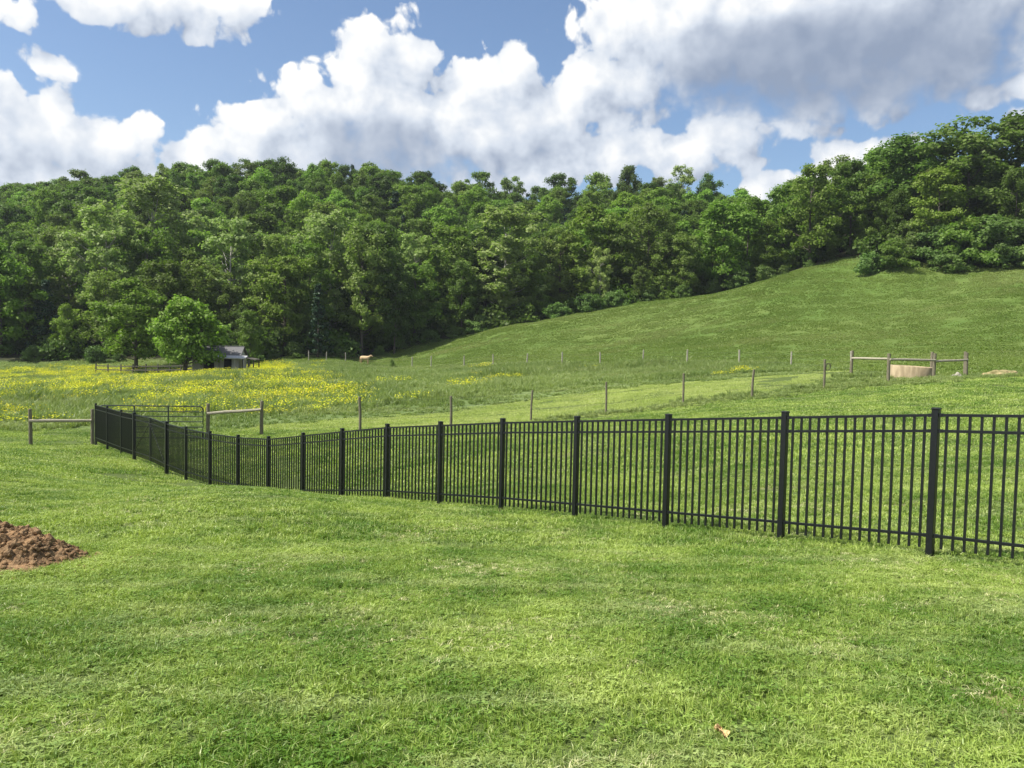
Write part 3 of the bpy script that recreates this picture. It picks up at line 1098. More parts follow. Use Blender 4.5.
def make_crown(seed, h0, H, rad, nclump, nleaf, leaf, crad=0.2, shape='round', mat=None, hollow=0.35):
    r = np.random.default_rng(seed)
    cs = []
    lob = r.uniform(0, 2 * math.pi, 3)
    la = r.uniform(.12, .36, 3)
    while len(cs) < nclump:
        s = r.random()
        a = r.uniform(0, 2 * math.pi)
        if shape == 'round':
            pr = math.sqrt(max(0, 1 - (2 * s - 0.85) ** 2 / 1.35)) if s < .98 else .2
        elif shape == 'tall':
            pr = (math.sin(math.pi * (0.12 + 0.76 * s)) ** .7)
        elif shape == 'cone':
            pr = 1.02 - s
        elif shape == 'bush':
            pr = math.sqrt(max(0, 1 - s ** 2))
        else:
            pr = math.sin(math.pi * (0.1 + 0.85 * s)) ** .6
        lobe = 1 + sum(la[i] * math.sin((i + 2) * a + lob[i] + s * 3) for i in range(3))
        q = (hollow + (1 - hollow) * r.random() ** .55) * (1 - crad * .5)
        rr = rad * pr * lobe * q
        cs.append((rr * math.cos(a), rr * math.sin(a), h0 + (H - h0) * s))
    cs = np.array(cs)
    rc = rad * crad * r.uniform(.65, 1.35, nclump)
    ci_ = r.integers(0, nclump, nleaf)
    d = r.normal(0, 1, (nleaf, 3))
    d[:, 2] = d[:, 2] * .9 + .25
    d /= np.linalg.norm(d, axis=1)[:, None]
    rad_ = rc[ci_][:, None] * (r.random((nleaf, 1)) ** .4)
    cen = cs[ci_] + d * rad_ * np.array([1.15, 1.15, .75]) + r.normal(0, .06 * rad * crad * 4, (nleaf, 3))
    ax = np.array([0, 0, (h0 + H) / 2])
    out = d * .8 + (cen - ax) / (rad + 1e-6) * .5
    v = leaf_quads(r, cen, out, leaf)
    rn = np.clip(r.random(nleaf) * .6 + r.random(nclump)[ci_] * .4, 0, 1)
    return mesh_np('crown', v, np.arange(nleaf * 4).reshape(-1, 4), mat, {'rnd': np.repeat(rn, 4)}), cs


def make_trunk(seed, H, h0, base_r, cs, mat, nl=12, forks=1):
    random.seed(seed)
    b = MB()
    top = h0 + (H - h0) * 0.75
    pts, rad = [], []
    wx, wy = random.uniform(-.4, .4), random.uniform(-.4, .4)
    for i in range(8):
        s = i / 7
        pts.append((wx * math.sin(s * 3) * s, wy * math.sin(s * 2.4) * s, -0.4 + (top + .4) * s))
        rad.append(base_r * ((1.5 if i == 0 else 1) * (1 - .85 * s)) + .02)
    b.tube(pts, rad, 8)
    order = list(range(len(cs)))
    random.shuffle(order)
    for i in order[:nl]:
        c = Vector(cs[i])
        zs = max(h0 * .75, min(top * .9, c.z - (0.5 + .5 * math.hypot(c.x, c.y))))
        s = max(0, min(1, (zs + .4) / (top + .4)))
        st = Vector((wx * math.sin(s * 3) * s, wy * math.sin(s * 2.4) * s, zs))
        md = st.lerp(c, .5) + Vector((0, 0, -.12 * (c - st).length))
        r0 = base_r * .42 * (1 - .6 * s) + .02
        b.tube([st, md, c], [r0, r0 * .6, .025], 5, cap=False)
    bmesh.ops.recalc_face_normals(b.bm, faces=b.bm.faces)
    me = bpy.data.meshes.new('trunk')
    b.bm.to_mesh(me)
    b.bm.free()
    me.polygons.foreach_set('use_smooth', np.ones(len(me.polygons), bool))
    me.materials.append(mat)
    return me


KIND = {}


def define(kind, seed, h0, H, rad, nclump, nleaf, leaf, shape, lmat, bark=M_TRUNK, base_r=.28, crad=.2, hollow=.35, nl=12):
    cr_, cs = make_crown(seed, h0, H, rad, nclump, nleaf, leaf, crad, shape, lmat, hollow)
    KIND.setdefault(kind, []).append((make_trunk(seed, H, h0, base_r, cs, bark, nl), cr_, H))


for s in (1, 2, 3):
    define('deep', 100 + s, 4.5, 20, 5.4, 80, 12500, .245, 'round', L_DEEP)
for s in (1, 2, 3):
    define('mid', 200 + s, 4.0, 19, 5.0, 80, 12000, .24, 'tall' if s == 2 else 'round', L_MID)
for s in (1, 2):
    define('bright', 300 + s, 3.2, 17, 5.0, 78, 12000, .24, 'round', L_BRIGHT)
for s in (1, 2):
    define('pale', 400 + s, 4.0, 21, 4.8, 120, 11000, .22, 'tall', L_PALE, M_TRUNK_PALE, .3, crad=.16, hollow=.25, nl=26)
for s in (1, 2):
    define('olive', 500 + s, 3.5, 19, 4.8, 96, 11000, .225, 'tall', L_OLIVE, crad=.18, nl=20)
define('conifer', 601, 1.5, 17, 3.4, 70, 5200, .26, 'cone', L_CONIF, base_r=.22, crad=.16, hollow=.2, nl=16)
define('airy', 701, 4.5, 22, 4.8, 90, 10000, .22, 'tall', L_MID, base_r=.26, crad=.21, hollow=.12, nl=24)
define('airy', 702, 4.5, 22, 4.8, 90, 10000, .22, 'tall', L_DEEP, base_r=.26, crad=.21, hollow=.15, nl=24)
define('specimen', 801, 1.9, 8.0, 3.9, 64, 13000, .18, 'round', L_SPECIMEN, base_r=.26, crad=.2, nl=22)
for s in (1, 2, 3):
    define('shrub', 900 + s, 0.1, 3.2, 2.6, 44, 5200, .15, 'bush', L_SHRUB, base_r=.08, crad=.22, hollow=.2, nl=10)
for s in (1, 2, 3):
    define('thicket', 920 + s, 0.2, 7.0, 5.0, 80, 12000, .22, 'bush', L_SHRUB if s != 2 else L_MID, base_r=.14, crad=.17, hollow=.25, nl=14)

count = 0


def plant(name, kind, var, x, y, h, label, cat, group=None, wide=1.0, dz=-0.15, yaw=None):
    """a tree is an Empty at its foot carrying trunk and crown"""
    tr_, cr_, H = KIND[kind][var % len(KIND[kind])]
    e = link(name, None, None, (x, y, gz1(x, y) + dz), (0, 0, random.uniform(0, 6.28) if yaw is None else yaw))
    s = h / H
    e.scale = (s * wide, s * wide, s)
    tag(e, label, cat, group)
    link('trunk', tr_, e)
    link('crown', cr_, e)
    return e


def tree_px(px, top, Y, kind, var, wide, label, group=None, name='broadleaf_tree', cat='tree', width_px=None):
    """foot on the ground at bearing px and distance Y, crown reaching up to image row top"""
    x = ray(px, 300)[0] * Y
    z = tz1(x, Y)
    h = G(px, top, Y)[2] - z + 0.2
    return plant(name, kind, var, x, Y, h, label, cat, group, wide)


placed = []


def feature(px, top, Y, kind, var, wide, label, **kw):
    e = tree_px(px, top, Y, kind, var, wide, label, **kw)
    placed.append((e.location.x, e.location.y, 3.6 * wide))
    return e


feature(185, 303, 99, 'specimen', 0, .99, 'small bright green round tree whose crown half covers the old shed')
feature(136, 284, 114, 'bright', 0, 1.35, 'light green tree in the meadow edge just left of the round shed tree')
feature(152, 181, 148, 'pale', 0, 1.3, 'tall pale grey green tree rising behind and above the shed')
feature(108, 212, 138, 'pale', 1, 1.15, 'pale tall tree beside and left of the tallest pale one above the shed')
feature(232, 222, 140, 'pale', 1, 1.15, 'pale feathery tree on the lower slope right of the tallest pale tree')
feature(250, 312, 116, 'mid', 0, .9, 'low bushy tree right behind the shed roof')
feature(330, 214, 146, 'pale', 0, 1.1, 'pale olive tree mid slope above the tan cow')
feature(362, 230, 142, 'olive', 0, .9, 'olive green tree directly uphill of the tan cow')
feature(318, 286, 132, 'conifer', 0, 1.0, 'dark pointed conifer among the broadleaf trees left of the cow', name='conifer_tree')
feature(395, 274, 142, 'deep', 1, .9, 'dark rounded tree where the pasture slope meets the woods')
feature(505, 209, 156, 'pale', 0, 1.5, 'broad pale green tree standing forward at the pasture edge mid picture')
feature(462, 262, 153, 'mid', 1, .9, 'fresh green tree left of the broad pale tree at the pasture edge')
feature(560, 232, 160, 'olive', 1, 1.0, 'olive tree right of the broad pale tree at the pasture edge')
feature(600, 250, 154, 'pale', 1, .9, 'thin greyish tree between olive tree and hilltop trunks at the pasture edge')
feature(640, 268, 152.5, 'olive', 0, .95, 'low dull green tree on the pasture edge below bare trunks')
feature(636, 205, 168, 'airy', 0, .9, 'tall tree with bare pale trunks showing above the pasture edge')
feature(722, 204, 156, 'bright', 1, 1.25, 'bright green broad tree on the pasture crest right of the bare trunks')
feature(682, 226, 160, 'bright', 0, 1.0, 'bright green tree left of the broad crest tree')
feature(764, 222, 154, 'mid', 2, 1.0, 'medium green tree right of the bright broad crest tree')
feature(808, 168, 153, 'mid', 0, 1.05, 'tall mid green tree first of the hilltop row at the sky gap')
feature(848, 162, 154, 'deep', 0, 1.05, 'slim dark tree second in the hilltop row')
feature(902, 139, 153, 'deep', 1, 1.45, 'largest domed dark tree of the hilltop row')
feature(872, 176, 150, 'mid', 0, .9, 'mid green tree filling the hilltop row under the domed dark tree')
feature(965, 126, 147, 'olive', 1, 1.5, 'big olive green tree above the hillside bushes')
feature(1014, 117, 150, 'deep', 2, 1.3, 'very tall dark tree at the far end of the hilltop woods')
feature(940, 178, 146, 'olive', 0, .8, 'narrow olive tree leaning out below the big olive tree')
feature(1040, 160, 143, 'mid', 1, 1.0, 'mid green tree above the last hillside bushes')
feature(480, 173, 255, 'mid', 0, 1.0, 'mid green tree standing above the ridge line mid picture')
feature(508, 179, 255, 'olive', 1, .95, 'olive ridge tree just right of the mid green one')
feature(560, 176, 250, 'deep', 0, 1.0, 'dark ridge tree left of the rounded tall ridge tree')
feature(595, 174, 250, 'mid', 2, 1.0, 'loose crowned ridge tree next to the tallest rounded one')
feature(626, 168, 246, 'deep', 2, .8, 'tallest rounded dark tree on the middle of the ridge')
feature(655, 178, 246, 'pale', 0, .8, 'sparse ridge tree just right of the tallest rounded one')
feature(680, 168, 244, 'pale', 1, .95, 'pale sparse ridge tree with sky showing through')
feature(705, 176, 246, 'deep', 1, .85, 'dark ridge tree before the skyline drops to the right')
feature(738, 190, 240, 'mid', 0, .9, 'last lower ridge tree before the gap of cloud')

# the body of the woods
pts_w = []
tries = 0
while tries < 60000 and len(pts_w) < 720:
    tries += 1
    Yc = 118 + 175 * random.random() ** 0.85
    tt = random.uniform(-0.80, 0.80)
    x = tt * Yc
    ew_ = float(np.interp(tt, EDGE[0], EDGE[1]))
    if Yc < ew_ + 2.0 or (tt > 0.36 and Yc > 215):
        continue
    sp = 5.5 + 0.012 * (Yc - 120)
    if any((x - a) ** 2 + (Yc - b_) ** 2 < max(sp, r0) ** 2 for a, b_, r0 in placed):
        continue
    placed.append((x, Yc, 0))
    pts_w.append((x, Yc))
pts_w.sort(key=lambda q: q[1] - np.interp(q[0] / q[1], EDGE[0], EDGE[1]) * 0.5)

WORD = {'deep': 'dark green', 'mid': 'mid green', 'bright': 'bright leafy green', 'pale': 'pale grey green', 'olive': 'olive green', 'airy': 'open crowned', 'conifer': 'dark pointed'}


def zone(x, y):
    t = x / y
    dep = y - np.interp(t, EDGE[0], EDGE[1])
    if t > 0.33:
        return 'in the hilltop woods above the hillside bushes' if dep < 35 else 'behind the hilltop row of trees'
    if dep < 14:
        if t < -0.40:
            return 'at the foot of the woods left of the shed'
        if t < -0.17:
            return 'at the foot of the woods between shed and cow'
        return 'along the wooded edge of the pasture hill'
    if y > 232:
        return 'on the wooded ridge against the sky'
    return 'on the middle of the wooded slope' if t < -0.17 else 'in the woods behind the pasture hill'


N_IND = 235
rest = []
for i, (x, y) in enumerate(pts_w):
    big = vnoise(np.array([x]), np.array([y]), 34, 31)[0]
    u = 0.6 * random.random() + 0.4 * big
    dep = y - np.interp(x / y, EDGE[0], EDGE[1])
    front_left = x / y < -0.1 and dep < 45
    if random.random() < .015:
        kind = 'conifer'
    elif front_left:
        kind = 'pale' if u < .36 else 'olive' if u < .52 else 'mid' if u < .72 else 'bright' if u < .86 else 'deep'
    elif y > 230:
        kind = 'deep' if u < .45 else 'mid' if u < .75 else 'airy' if u < .85 else 'olive'
    else:
        kind = 'deep' if u < .34 else 'mid' if u < .62 else 'bright' if u < .76 else 'olive' if u < .90 else 'pale'
    var = random.randrange(3)
    h = random.uniform(12.5, 17.5) if x / y < .33 and dep > 14 else random.uniform(14.5, 20.5)
    if dep < 8:
        h *= random.uniform(.5, .95)
    elif front_left:
        h *= random.uniform(.95, 1.12)
    wide = random.uniform(.78, 1.3)
    if i < N_IND:
        z = zone(x, y)
        lab = '%s tree %s' % (WORD[kind], z)
        plant('conifer_tree' if kind == 'conifer' else 'broadleaf_tree', kind, var, x, y, h, lab, 'tree', '%s trees %s' % (WORD[kind], z), wide)
    else:
        rest.append((x, y, kind, var, h, wide))
# what is left of the far woods beyond those reads as one mass
keys = sorted({(k, v % len(KIND[k])) for _, _, k, v, _, _ in rest})
mass = [('w', KIND[k][v][1]) for k, v in keys]
wp, wr, ws, wi = [], [], [], []
for x, y, k, v, h, wide in rest:
    kk = (k, v % len(KIND[k]))
    s = h / KIND[k][kk[1]][2]
    wp.append((x, y, tz1(x, y)))
    wr.append((0, 0, random.uniform(0, 6.28)))
    ws.append((s * wide, s * wide, s))
    wi.append(keys.index(kk))
scatter('far_woods', wp, wr, ws, wi, mass)
print('individual forest trees', min(N_IND, len(pts_w)), 'mass', len(rest))


# bushes of the hillside and along the edge of the woods
def bush_px(px, base, Y, h, wide, label, group=None, var=0):
    x = ray(px, base)[0] * Y
    return plant('bush', 'thicket' if h > 4 else 'shrub', var, x, Y, h, label, 'bush', group, wide, dz=-.1)


bush_px(871, 278, 139, 3.2, 1.15, 'leftmost low bush of the hillside thicket', var=0)
bush_px(893, 279, 138, 4.6, 1.1, 'rounded darker bush second from the left in the hillside thicket', var=1)
bush_px(915, 262, 142, 6.0, 1.1, 'taller bush behind the rounded dark one in the hillside thicket', var=2)
bush_px(938, 266, 139, 6.2, 1.2, 'broad bush in the middle of the hillside thicket', var=0)
bush_px(950, 274, 134, 2.8, 1.4, 'low pale bush in front at the foot of the hillside thicket', var=2)
bush_px(968, 262, 137, 7.4, 1.1, 'tall bush under the big olive tree', var=1)
bush_px(993, 263, 135, 7.6, 1.15, 'tall spreading bush with deep shade beneath, right part of the thicket', var=0)
bush_px(1020, 262, 134, 6.8, 1.2, 'bush at the right end of the hillside thicket', var=2)
bush_px(1026, 269, 130, 3.2, 1.2, 'small low bush in front at the right end of the thicket', var=1)
bush_px(1065, 262, 132, 6.0, 1.2, 'bush beyond the right end of the thicket', var=1)
for i, px in enumerate([-30, 34, 92, 118, 250, 272, 300, 318, 345] + [376, 400, 424, 450, 476, 503, 530, 560, 590, 620, 650, 680, 708, 735, 760, 785, 806, 828, 848]):
    Yb = float(np.interp(ray(px, 340)[0], EDGE[0], EDGE[1])) + random.uniform(-.5, 3.0)
    if px < 355:
        lab, grp_ = 'low green bush along the foot of the woods behind the meadow', 'bushes along the foot of the woods'
    else:
        lab, grp_ = 'low green bush along the top edge of the pasture hill', 'bushes along the pasture crest'
    h_ = random.uniform(1.2, 2.8) if px < 355 else random.uniform(1.2, 3.2)
    bush_px(px + random.uniform(-6, 6), 340, Yb, h_, random.uniform(.8, 1.4), lab, grp_, var=i)

# undergrowth inside the woods
und = []
for s in range(3):
    mesh_, _ = make_crown(950 + s, 0, 2.6, 3.4, 30, 2200, .26, .3, 'bush', L_DEEP, .1)
    und.append(('u', mesh_))


def in_woods(x, y):
    return in_view(x, y, margin=8) & (y > edge_y(EDGE, x, y) + 2.5) & (y < edge_y(EDGE, x, y) + 60)


p, r_ = patch_points(-190, 190, 120, 215, 5.0, in_woods)
sc = rng.uniform(0.7, 1.4, len(p))
scatter('woodland_undergrowth', p, r_ * 0 + rng.uniform(0, 6, (len(p), 1)) * np.array([[0, 0, 1]]), np.stack([sc, sc, sc], -1), rng.integers(0, 3, len(p)), und)

# ------------------------------------------------------------------ black metal fence
fence = link('metal_fence', None, None, (fence_pts[0][0], fence_pts[0][1], fence_pts[0][2]))
tag(fence, 'long black metal picket fence crossing the mown lawn down to the gate', 'fence')
FO = Vector(fence.location)
GA, GB = 17, 19               # indices (with the four posts past the frame) of the two gate posts


def ground_at(x, y):
    return gz1(x, y)


fdir = (Vector(fence_pts[-1][:2]) - Vector(fence_pts[0][:2])).normalized()
fyaw = math.atan2(fdir.y, fdir.x)
for i, (x, y, zb, zt) in enumerate(fence_pts):
    if i == GA + 1:
        continue                                   # where the two gate leaves meet
    w = 0.105 if i in (GA, GB) else 0.074
    zf = min(ground_at(x, y) - 0.15, zt - 1.5)
    b = MB()
    b.box((0, 0, (zt - zf) / 2), (w, w, zt - zf), fyaw, 0.004)
    po = b.build('post', M_BLACK, fence, Vector((x, y, zf)) - FO)
    b = MB()
    b.box((0, 0, 0.007), (w + 0.010, w + 0.010, 0.014), fyaw, 0.003)
    b.prism([(math.cos(fyaw + math.pi / 4 + k * math.pi / 2) * w * .62, math.sin(fyaw + math.pi / 4 + k * math.pi / 2) * w * .62, 0.0142) for k in range(4)], (0, 0, 0.006))
    b.build('post_cap', M_BLACK, po, (0, 0, zt - zf + .0005))


def picket_section(A, B, zA, zB, name, parent, origin, n=15, hgt=1.50, inset=0.041):
    """pickets as one mesh, its rails as children; A,B plan points, zA,zB the height of the top rail"""
    A, B = Vector(A), Vector(B)
    d = (B - A)
    L = d.length
    d.normalize()
    A2, B2 = A + d * inset, B - d * inset
    b = MB()
    yaw = math.atan2(d.y, d.x)

    def zz(p):
        s = (p - A).length / L
        return zA + (zB - zA) * s
    for k in range(n):
        p = A + d * (L * (k + 1) / (n + 1))
        z = zz(p)
        b.box((p.x - origin.x, p.y - origin.y, z - hgt / 2 - 0.004 - origin.z), (0.0245, 0.0245, hgt - .008), yaw)
    pk = b.build(name, M_BLACK, parent)
    for off in (0.0, 0.175, hgt - 0.155):
        r = MB()
        a3 = Vector((A2.x, A2.y, zz(A2) - off - .014)) - origin
        b3 = Vector((B2.x, B2.y, zz(B2) - off - .014)) - origin
        r.bar(a3, b3, 0.040, 0.030)
        dd = (b3 - a3).normalized()
        for e0, e1 in ((a3 - dd * .004, a3 + dd * .035), (b3 + dd * .004, b3 - dd * .035)):
            r.bar(e0, e1, 0.048, 0.038)     # bracket round the rail end
        r.build('rail', M_BLACK, pk)
    return pk


for i in range(len(fence_pts) - 1):
    if i in (GA, GA + 1):
        continue
    a, c = fence_pts[i], fence_pts[i + 1]
    picket_section(a[:2], c[:2], a[3] - .05, c[3] - .05, 'picket_panel', fence, FO)

# double drive gate of the same pickets, braced corner to corner
ga, gm, gb = fence_pts[GA], fence_pts[GA + 1], fence_pts[GB]
gate = link('picket_gate', None, None, ((ga[0] + gb[0]) / 2, (ga[1] + gb[1]) / 2, tz1((ga[0] + gb[0]) / 2, (ga[1] + gb[1]) / 2)))
tag(gate, 'black double picket gate with crossing braces set in the metal fence near its far corner', 'gate')
GO = Vector(gate.location)
for h_, m_ in ((ga, gm), (gb, gm)):
    H2, M2 = Vector(h_[:2]), Vector(m_[:2])
    d = (M2 - H2).normalized()
    A2, B2 = H2 + d * .06, M2 - d * .012
    zA = h_[3] - .05
    zB = m_[3] - .0
    leaf_ = picket_section(A2, B2, zA, zB, 'gate_leaf', gate, GO, 13, 1.5, .02)
    for q, z in ((A2 + d * .022, zA), (B2 - d * .026, zB)):
        MB().box((0, 0, -.75), (.05, .05, 1.5), math.atan2(d.y, d.x), .003).build('stile', M_BLACK, leaf_, Vector((q.x, q.y, z + .003)) - GO)
    off = Vector((d.y, -d.x)) * (.03 if d.x > 0 else -.03)
    MB().bar(Vector((A2.x + off.x, A2.y + off.y, zA - 1.36)) - GO, Vector((B2.x + off.x, B2.y + off.y, zB - .2)) - GO, .014, .014).build('brace', M_BLACK, leaf_)

# ------------------------------------------------------------------ timber rail fences beside the pasture gate
def round_post(x, y, h, r, mat, parent, origin, lean=(0, 0)):
    z = ground_at(x, y)
    b = MB()
    b.tube([(0, 0, -.3), (0, 0, h * .5), (lean[0], lean[1], h - .03), (lean[0], lean[1], h)], [r * 1.05, r, r * .97, r * .86], 10, wob=.10)
    return b.build('post', mat, parent, Vector((x, y, z)) - origin, smooth=False)


def rail_fence(label, posts, rails, name='rail_fence', post_h=1.5, r=.075):
    P0 = posts[0]
    org = Vector((P0[0], P0[1], ground_at(P0[0], P0[1])))
    root = link(name, None, None, org)
    tag(root, label, 'fence')
    for q in posts:
        round_post(q[0], q[1], q[2] if len(q) > 2 else post_h, r, M_TIMBER_POST, root, org, (random.uniform(-.02, .02), 0))
    for a, c, za, zc in rails:
        A = Vector((posts[a][0], posts[a][1], ground_at(*posts[a][:2]) + za)) - org
        B = Vector((posts[c][0], posts[c][1], ground_at(*posts[c][:2]) + zc)) - org
        sd_ = Vector((0, -.09, 0))
        b = MB()
        b.tube([A + sd_, A.lerp(B, .33) + sd_ + Vector((0, 0, .008)), A.lerp(B, .66) + sd_ + Vector((0, 0, -.006)), B + sd_], [.062, .068, .065, .06], 8, wob=.12)
        b.build('rail', M_RAIL, root)
    return root


def at(px, Y):
    return (ray(px, 430)[0] * Y, Y)


pa, pb = at(30.5, 33.2), at(92.5, 34.2)
rail_fence('short timber post and rail fence left of the far corner of the metal fence', [(*pa, 1.48), (*pb, 1.5)], [(0, 1, 1.0, 1.02)])
pc, pd_ = at(208, 35.2), at(261.5, 35.6)
rail_fence('short timber post and rail fence right of the tubular gate', [(*pc, 1.55), (*pd_, 1.5)], [(0, 1, 1.12, 1.12)])
cor = [(ray(q[0], q[1])[0] * q[2], q[2]) for q in CORRAL]
def RZ(i, px, py):
    return G(px, py, cor[i][1])[2] - ground_at(*cor[i])


cor2 = [(ray(931, 379)[0] * 46.5, 46.5), (ray(964.5, 376)[0] * 49, 49)]
rail_fence('weathered timber rail fence round the concrete trough on the right slope', [(*cor[0], 1.5), (*cor[1], 1.52), (*cor[2], 1.48), (*cor[3], 1.45), (*cor2[0], 1.6), (*cor2[1], 1.5)],
           [(0, 1, RZ(0, 851, 358.2), RZ(1, 888, 358.8)), (1, 2, RZ(1, 888, 359.4), RZ(2, 933.5, 360.2)), (2, 3, RZ(2, 933.5, 361.2), RZ(3, 966, 359.8))], r=.085)

# tubular farm gate behind the corner of the metal fence
g0, g1 = Vector(at(99, 34.6)), Vector(at(203, 35.1))
zg = max(ground_at(*g0), ground_at(*g1)) + .08
tg = link('tubular_gate', None, None, (g0.x, g0.y, zg))
tag(tg, 'dark tubular farm gate with six bars behind the black picket gate', 'gate')
dv = (g1 - g0)
Lg = dv.length
gy = math.atan2(dv.y, dv.x)
b = MB()
Hg = 1.36
rc = .14
b.tube([(0, 0, 0), (0, 0, Hg - rc), (rc * .3, 0, Hg - rc * .3), (rc, 0, Hg), (Lg - rc, 0, Hg), (Lg - rc * .3, 0, Hg - rc * .3), (Lg, 0, Hg - rc), (Lg, 0, 0), (0.03, 0, 0)], .026, 8)
b.build('gate_frame', M_GATE, tg, rot=(0, 0, gy))
for hz in (.24, .47, .70, .92, 1.13):
    MB().tube([(0.02, 0, hz), (Lg - .02, 0, hz)], .021, 8).build('bar', M_GATE, tg, rot=(0, 0, gy))
for fx in (.34, .665):
    MB().box((fx * Lg, -.032, Hg / 2), (.055, .012, Hg)).build('upright', M_GATE, tg, rot=(0, 0, gy))


# ------------------------------------------------------------------ wire fences
def wire_fence(label, posts, h, r, mat, heights, wr):
    P0 = posts[0]
    org = Vector((P0[0], P0[1], ground_at(*P0)))
    root = link('wire_fence', None, None, org)
    tag(root, label, 'fence')
    tops = []
    for q in posts:
        hh = h * random.uniform(.95, 1.06)
        round_post(q[0], q[1], hh, r * random.uniform(.9, 1.15), mat, root, org, (random.uniform(-.05, .05), 0))
        tops.append(Vector((q[0], q[1], ground_at(*q))) - org)
    for hz in heights:
        b = MB()
        b.tube([t + Vector((0, -r, hz + random.uniform(-.03, .03))) for t in tops], wr, 4)
        b.build('wire', M_WIRE, root)
    return root


npp = [(ray(a, b_)[0] * Y, Y) for a, b_, Y in NEAR_POSTS]
near_wf = wire_fence('row of thin dark timber posts with wire along the mown strip behind the metal fence', npp, 1.46, .055, M_TIMBER_POST, (.5, .95, 1.3), .003)
wire_fence('distant post and wire fence between the flower meadow and the pasture hill', [(ray(a, b_)[0] * Y, Y) for a, b_, Y in FAR_POSTS] + [cor[0]], 1.5, .07, M_TIMBER, (.45, .85, 1.2), .004)

# coiled wire and strainer hanging on the last thin post
b = MB()
lx, ly = npp[-1]
for k in range(3):
    b.tube([(.10 + .03 * k + .13 * math.cos(t), -.05 + .02 * k, .05 + .18 * math.sin(t + .2 * k)) for t in np.linspace(0, 6.2, 14)], .012, 5)
coil = b.build('wire_coil', M_DARKPOST, None, (lx, ly - .05, ground_at(lx, ly) + 1.1))
tag(coil, 'small coil of dark wire hanging on the last thin post near the trough', 'wire coil')

# dark paddock fence by the shed
dk = [(ray(px, 370)[0] * Y, Y) for px, Y in ((96, 112), (108, 111), (121, 110), (133, 109), (146, 108), (158, 107), (170, 106), (181, 105), (193, 104))]
org = Vector((*dk[0], tz1(*dk[0])))
pf = link('paddock_fence', None, None, org)
tag(pf, 'dark timber paddock fence under the trees left of the shed', 'fence')
for q in dk:
    round_post(q[0], q[1], 1.5, .09, M_DARKPOST, pf, org)
for hz in (.7, 1.2):
    b = MB()
    for a, c in zip(dk, dk[1:]):
        b.bar(Vector((a[0], a[1] - .1, tz1(*a) + hz)) - org, Vector((c[0], c[1] - .1, tz1(*c) + hz)) - org, .04, .13)
    b.build('rail', M_DARKPOST, pf)

# ------------------------------------------------------------------ shed
SY = 101.0
sxm = ray(215.5, 360)[0] * SY
sz0 = G(222, 372, SY)[2]
shed = link('old_shed', None, None, (sxm, SY, sz0), (0, 0, R(4)))
tag(shed, 'old whitewashed shed with grey roof and pale porch edge half hidden by a tree', 'shed')
W2, Dp, HW = 2.8, 3.6, 1.9
# front wall with two openings and a window, other walls plain
b = MB()
t = .12
xs_ = [-W2, -1.45, .05, 1.05, 2.0, W2]      # edges of openings in the front
b.box(((-W2 - 1.50) / 2, t / 2, HW / 2), (W2 - 1.50, t, HW))
b.box(((-.15 + 1.0) / 2, t / 2, HW / 2 - .0), (.35, t, HW))
b.box((.03, t / 2, HW / 2), (.36, t, HW))
b.box((.77, t / 2, HW / 2), (.44, t, HW))
b.box((2.37, t / 2, HW / 2), (.86, t, HW))
b.box((-.825, t / 2, 1.84), (1.35, t, .32))
b.box((1.465, t / 2, 1.80), (.95, t, .40))
b.box((.38, t / 2, .6), (.34, t, 1.2))
b.box((-W2 + t / 2, Dp / 2 + t / 2 + .002, HW / 2), (t, Dp - t, HW))
b.box((W2 - t / 2, Dp / 2 + t / 2 + .002, HW / 2), (t, Dp - t, HW))
b.box((0, Dp + t / 2 + .01, HW / 2), (2 * W2, t, HW))
b.prism([(-W2 + .01, .3, HW + .002), (-W2 + .01, Dp - .02, HW + .002), (-W2 + .01, Dp / 2, HW + 1.10)], (.1, 0, 0))
b.prism([(W2 - .11, .3, HW + .002), (W2 - .11, Dp - .02, HW + .002), (W2 - .11, Dp / 2, HW + 1.10)], (.1, 0, 0))
wall_ = b.build('wall', M_WALL, shed)
MB().box((-.825, .5, .84), (1.34, .06, 1.66)).build('double_opening_shade', M_DARK, shed)  # near-black panel in place of the shade inside the double opening
MB().box((1.465, .22, .8), (.94, .05, 1.58)).build('doorway_shade', M_DARK, shed)  # dark panel standing for the shade within the right-hand doorway
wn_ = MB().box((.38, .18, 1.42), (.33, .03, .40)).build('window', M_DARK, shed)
MB().box((.38, .15, 1.42), (.03, .02, .40)).box((.38, .149, 1.42), (.33, .02, .03)).build('muntin', M_WALL, wn_)
b = MB()
b.prism([(-W2 - .25, -.05, HW + .12), (-W2 - .25, Dp / 2, HW + 1.28), (-W2 - .25, Dp / 2, HW + 1.20), (-W2 - .25, -.05, HW + .04)], (2 * W2 + .5, 0, 0))
b.prism([(-W2 - .25, Dp + .35, HW + .02), (-W2 - .25, Dp / 2 + .004, HW + 1.28), (-W2 - .25, Dp / 2 + .004, HW + 1.20), (-W2 - .25, Dp + .35, HW - .06)], (2 * W2 + .5, 0, 0))
rf = b.build('roof', M_SHINGLE, shed)
MB().box((0, Dp / 2, HW + 1.30), (2 * W2 + .5, .22, .05)).build('ridge_cap', M_TIN, rf)
pr_ = MB().prism([(-W2 + 1.0, -1.25, HW - .12), (-W2 + 1.0, -.056, HW + .16), (-W2 + 1.0, -.056, HW + .11), (-W2 + 1.0, -1.25, HW - .2)], (5.7, 0, 0)).build('porch_roof', M_TIN, shed)
for px_ in (-1.6, .6, 2.6, 3.7):
    MB().box((px_, -1.1, (HW - .2) / 2 - .15), (.1, .1, HW + .05)).build('porch_post', M_WALL, shed)
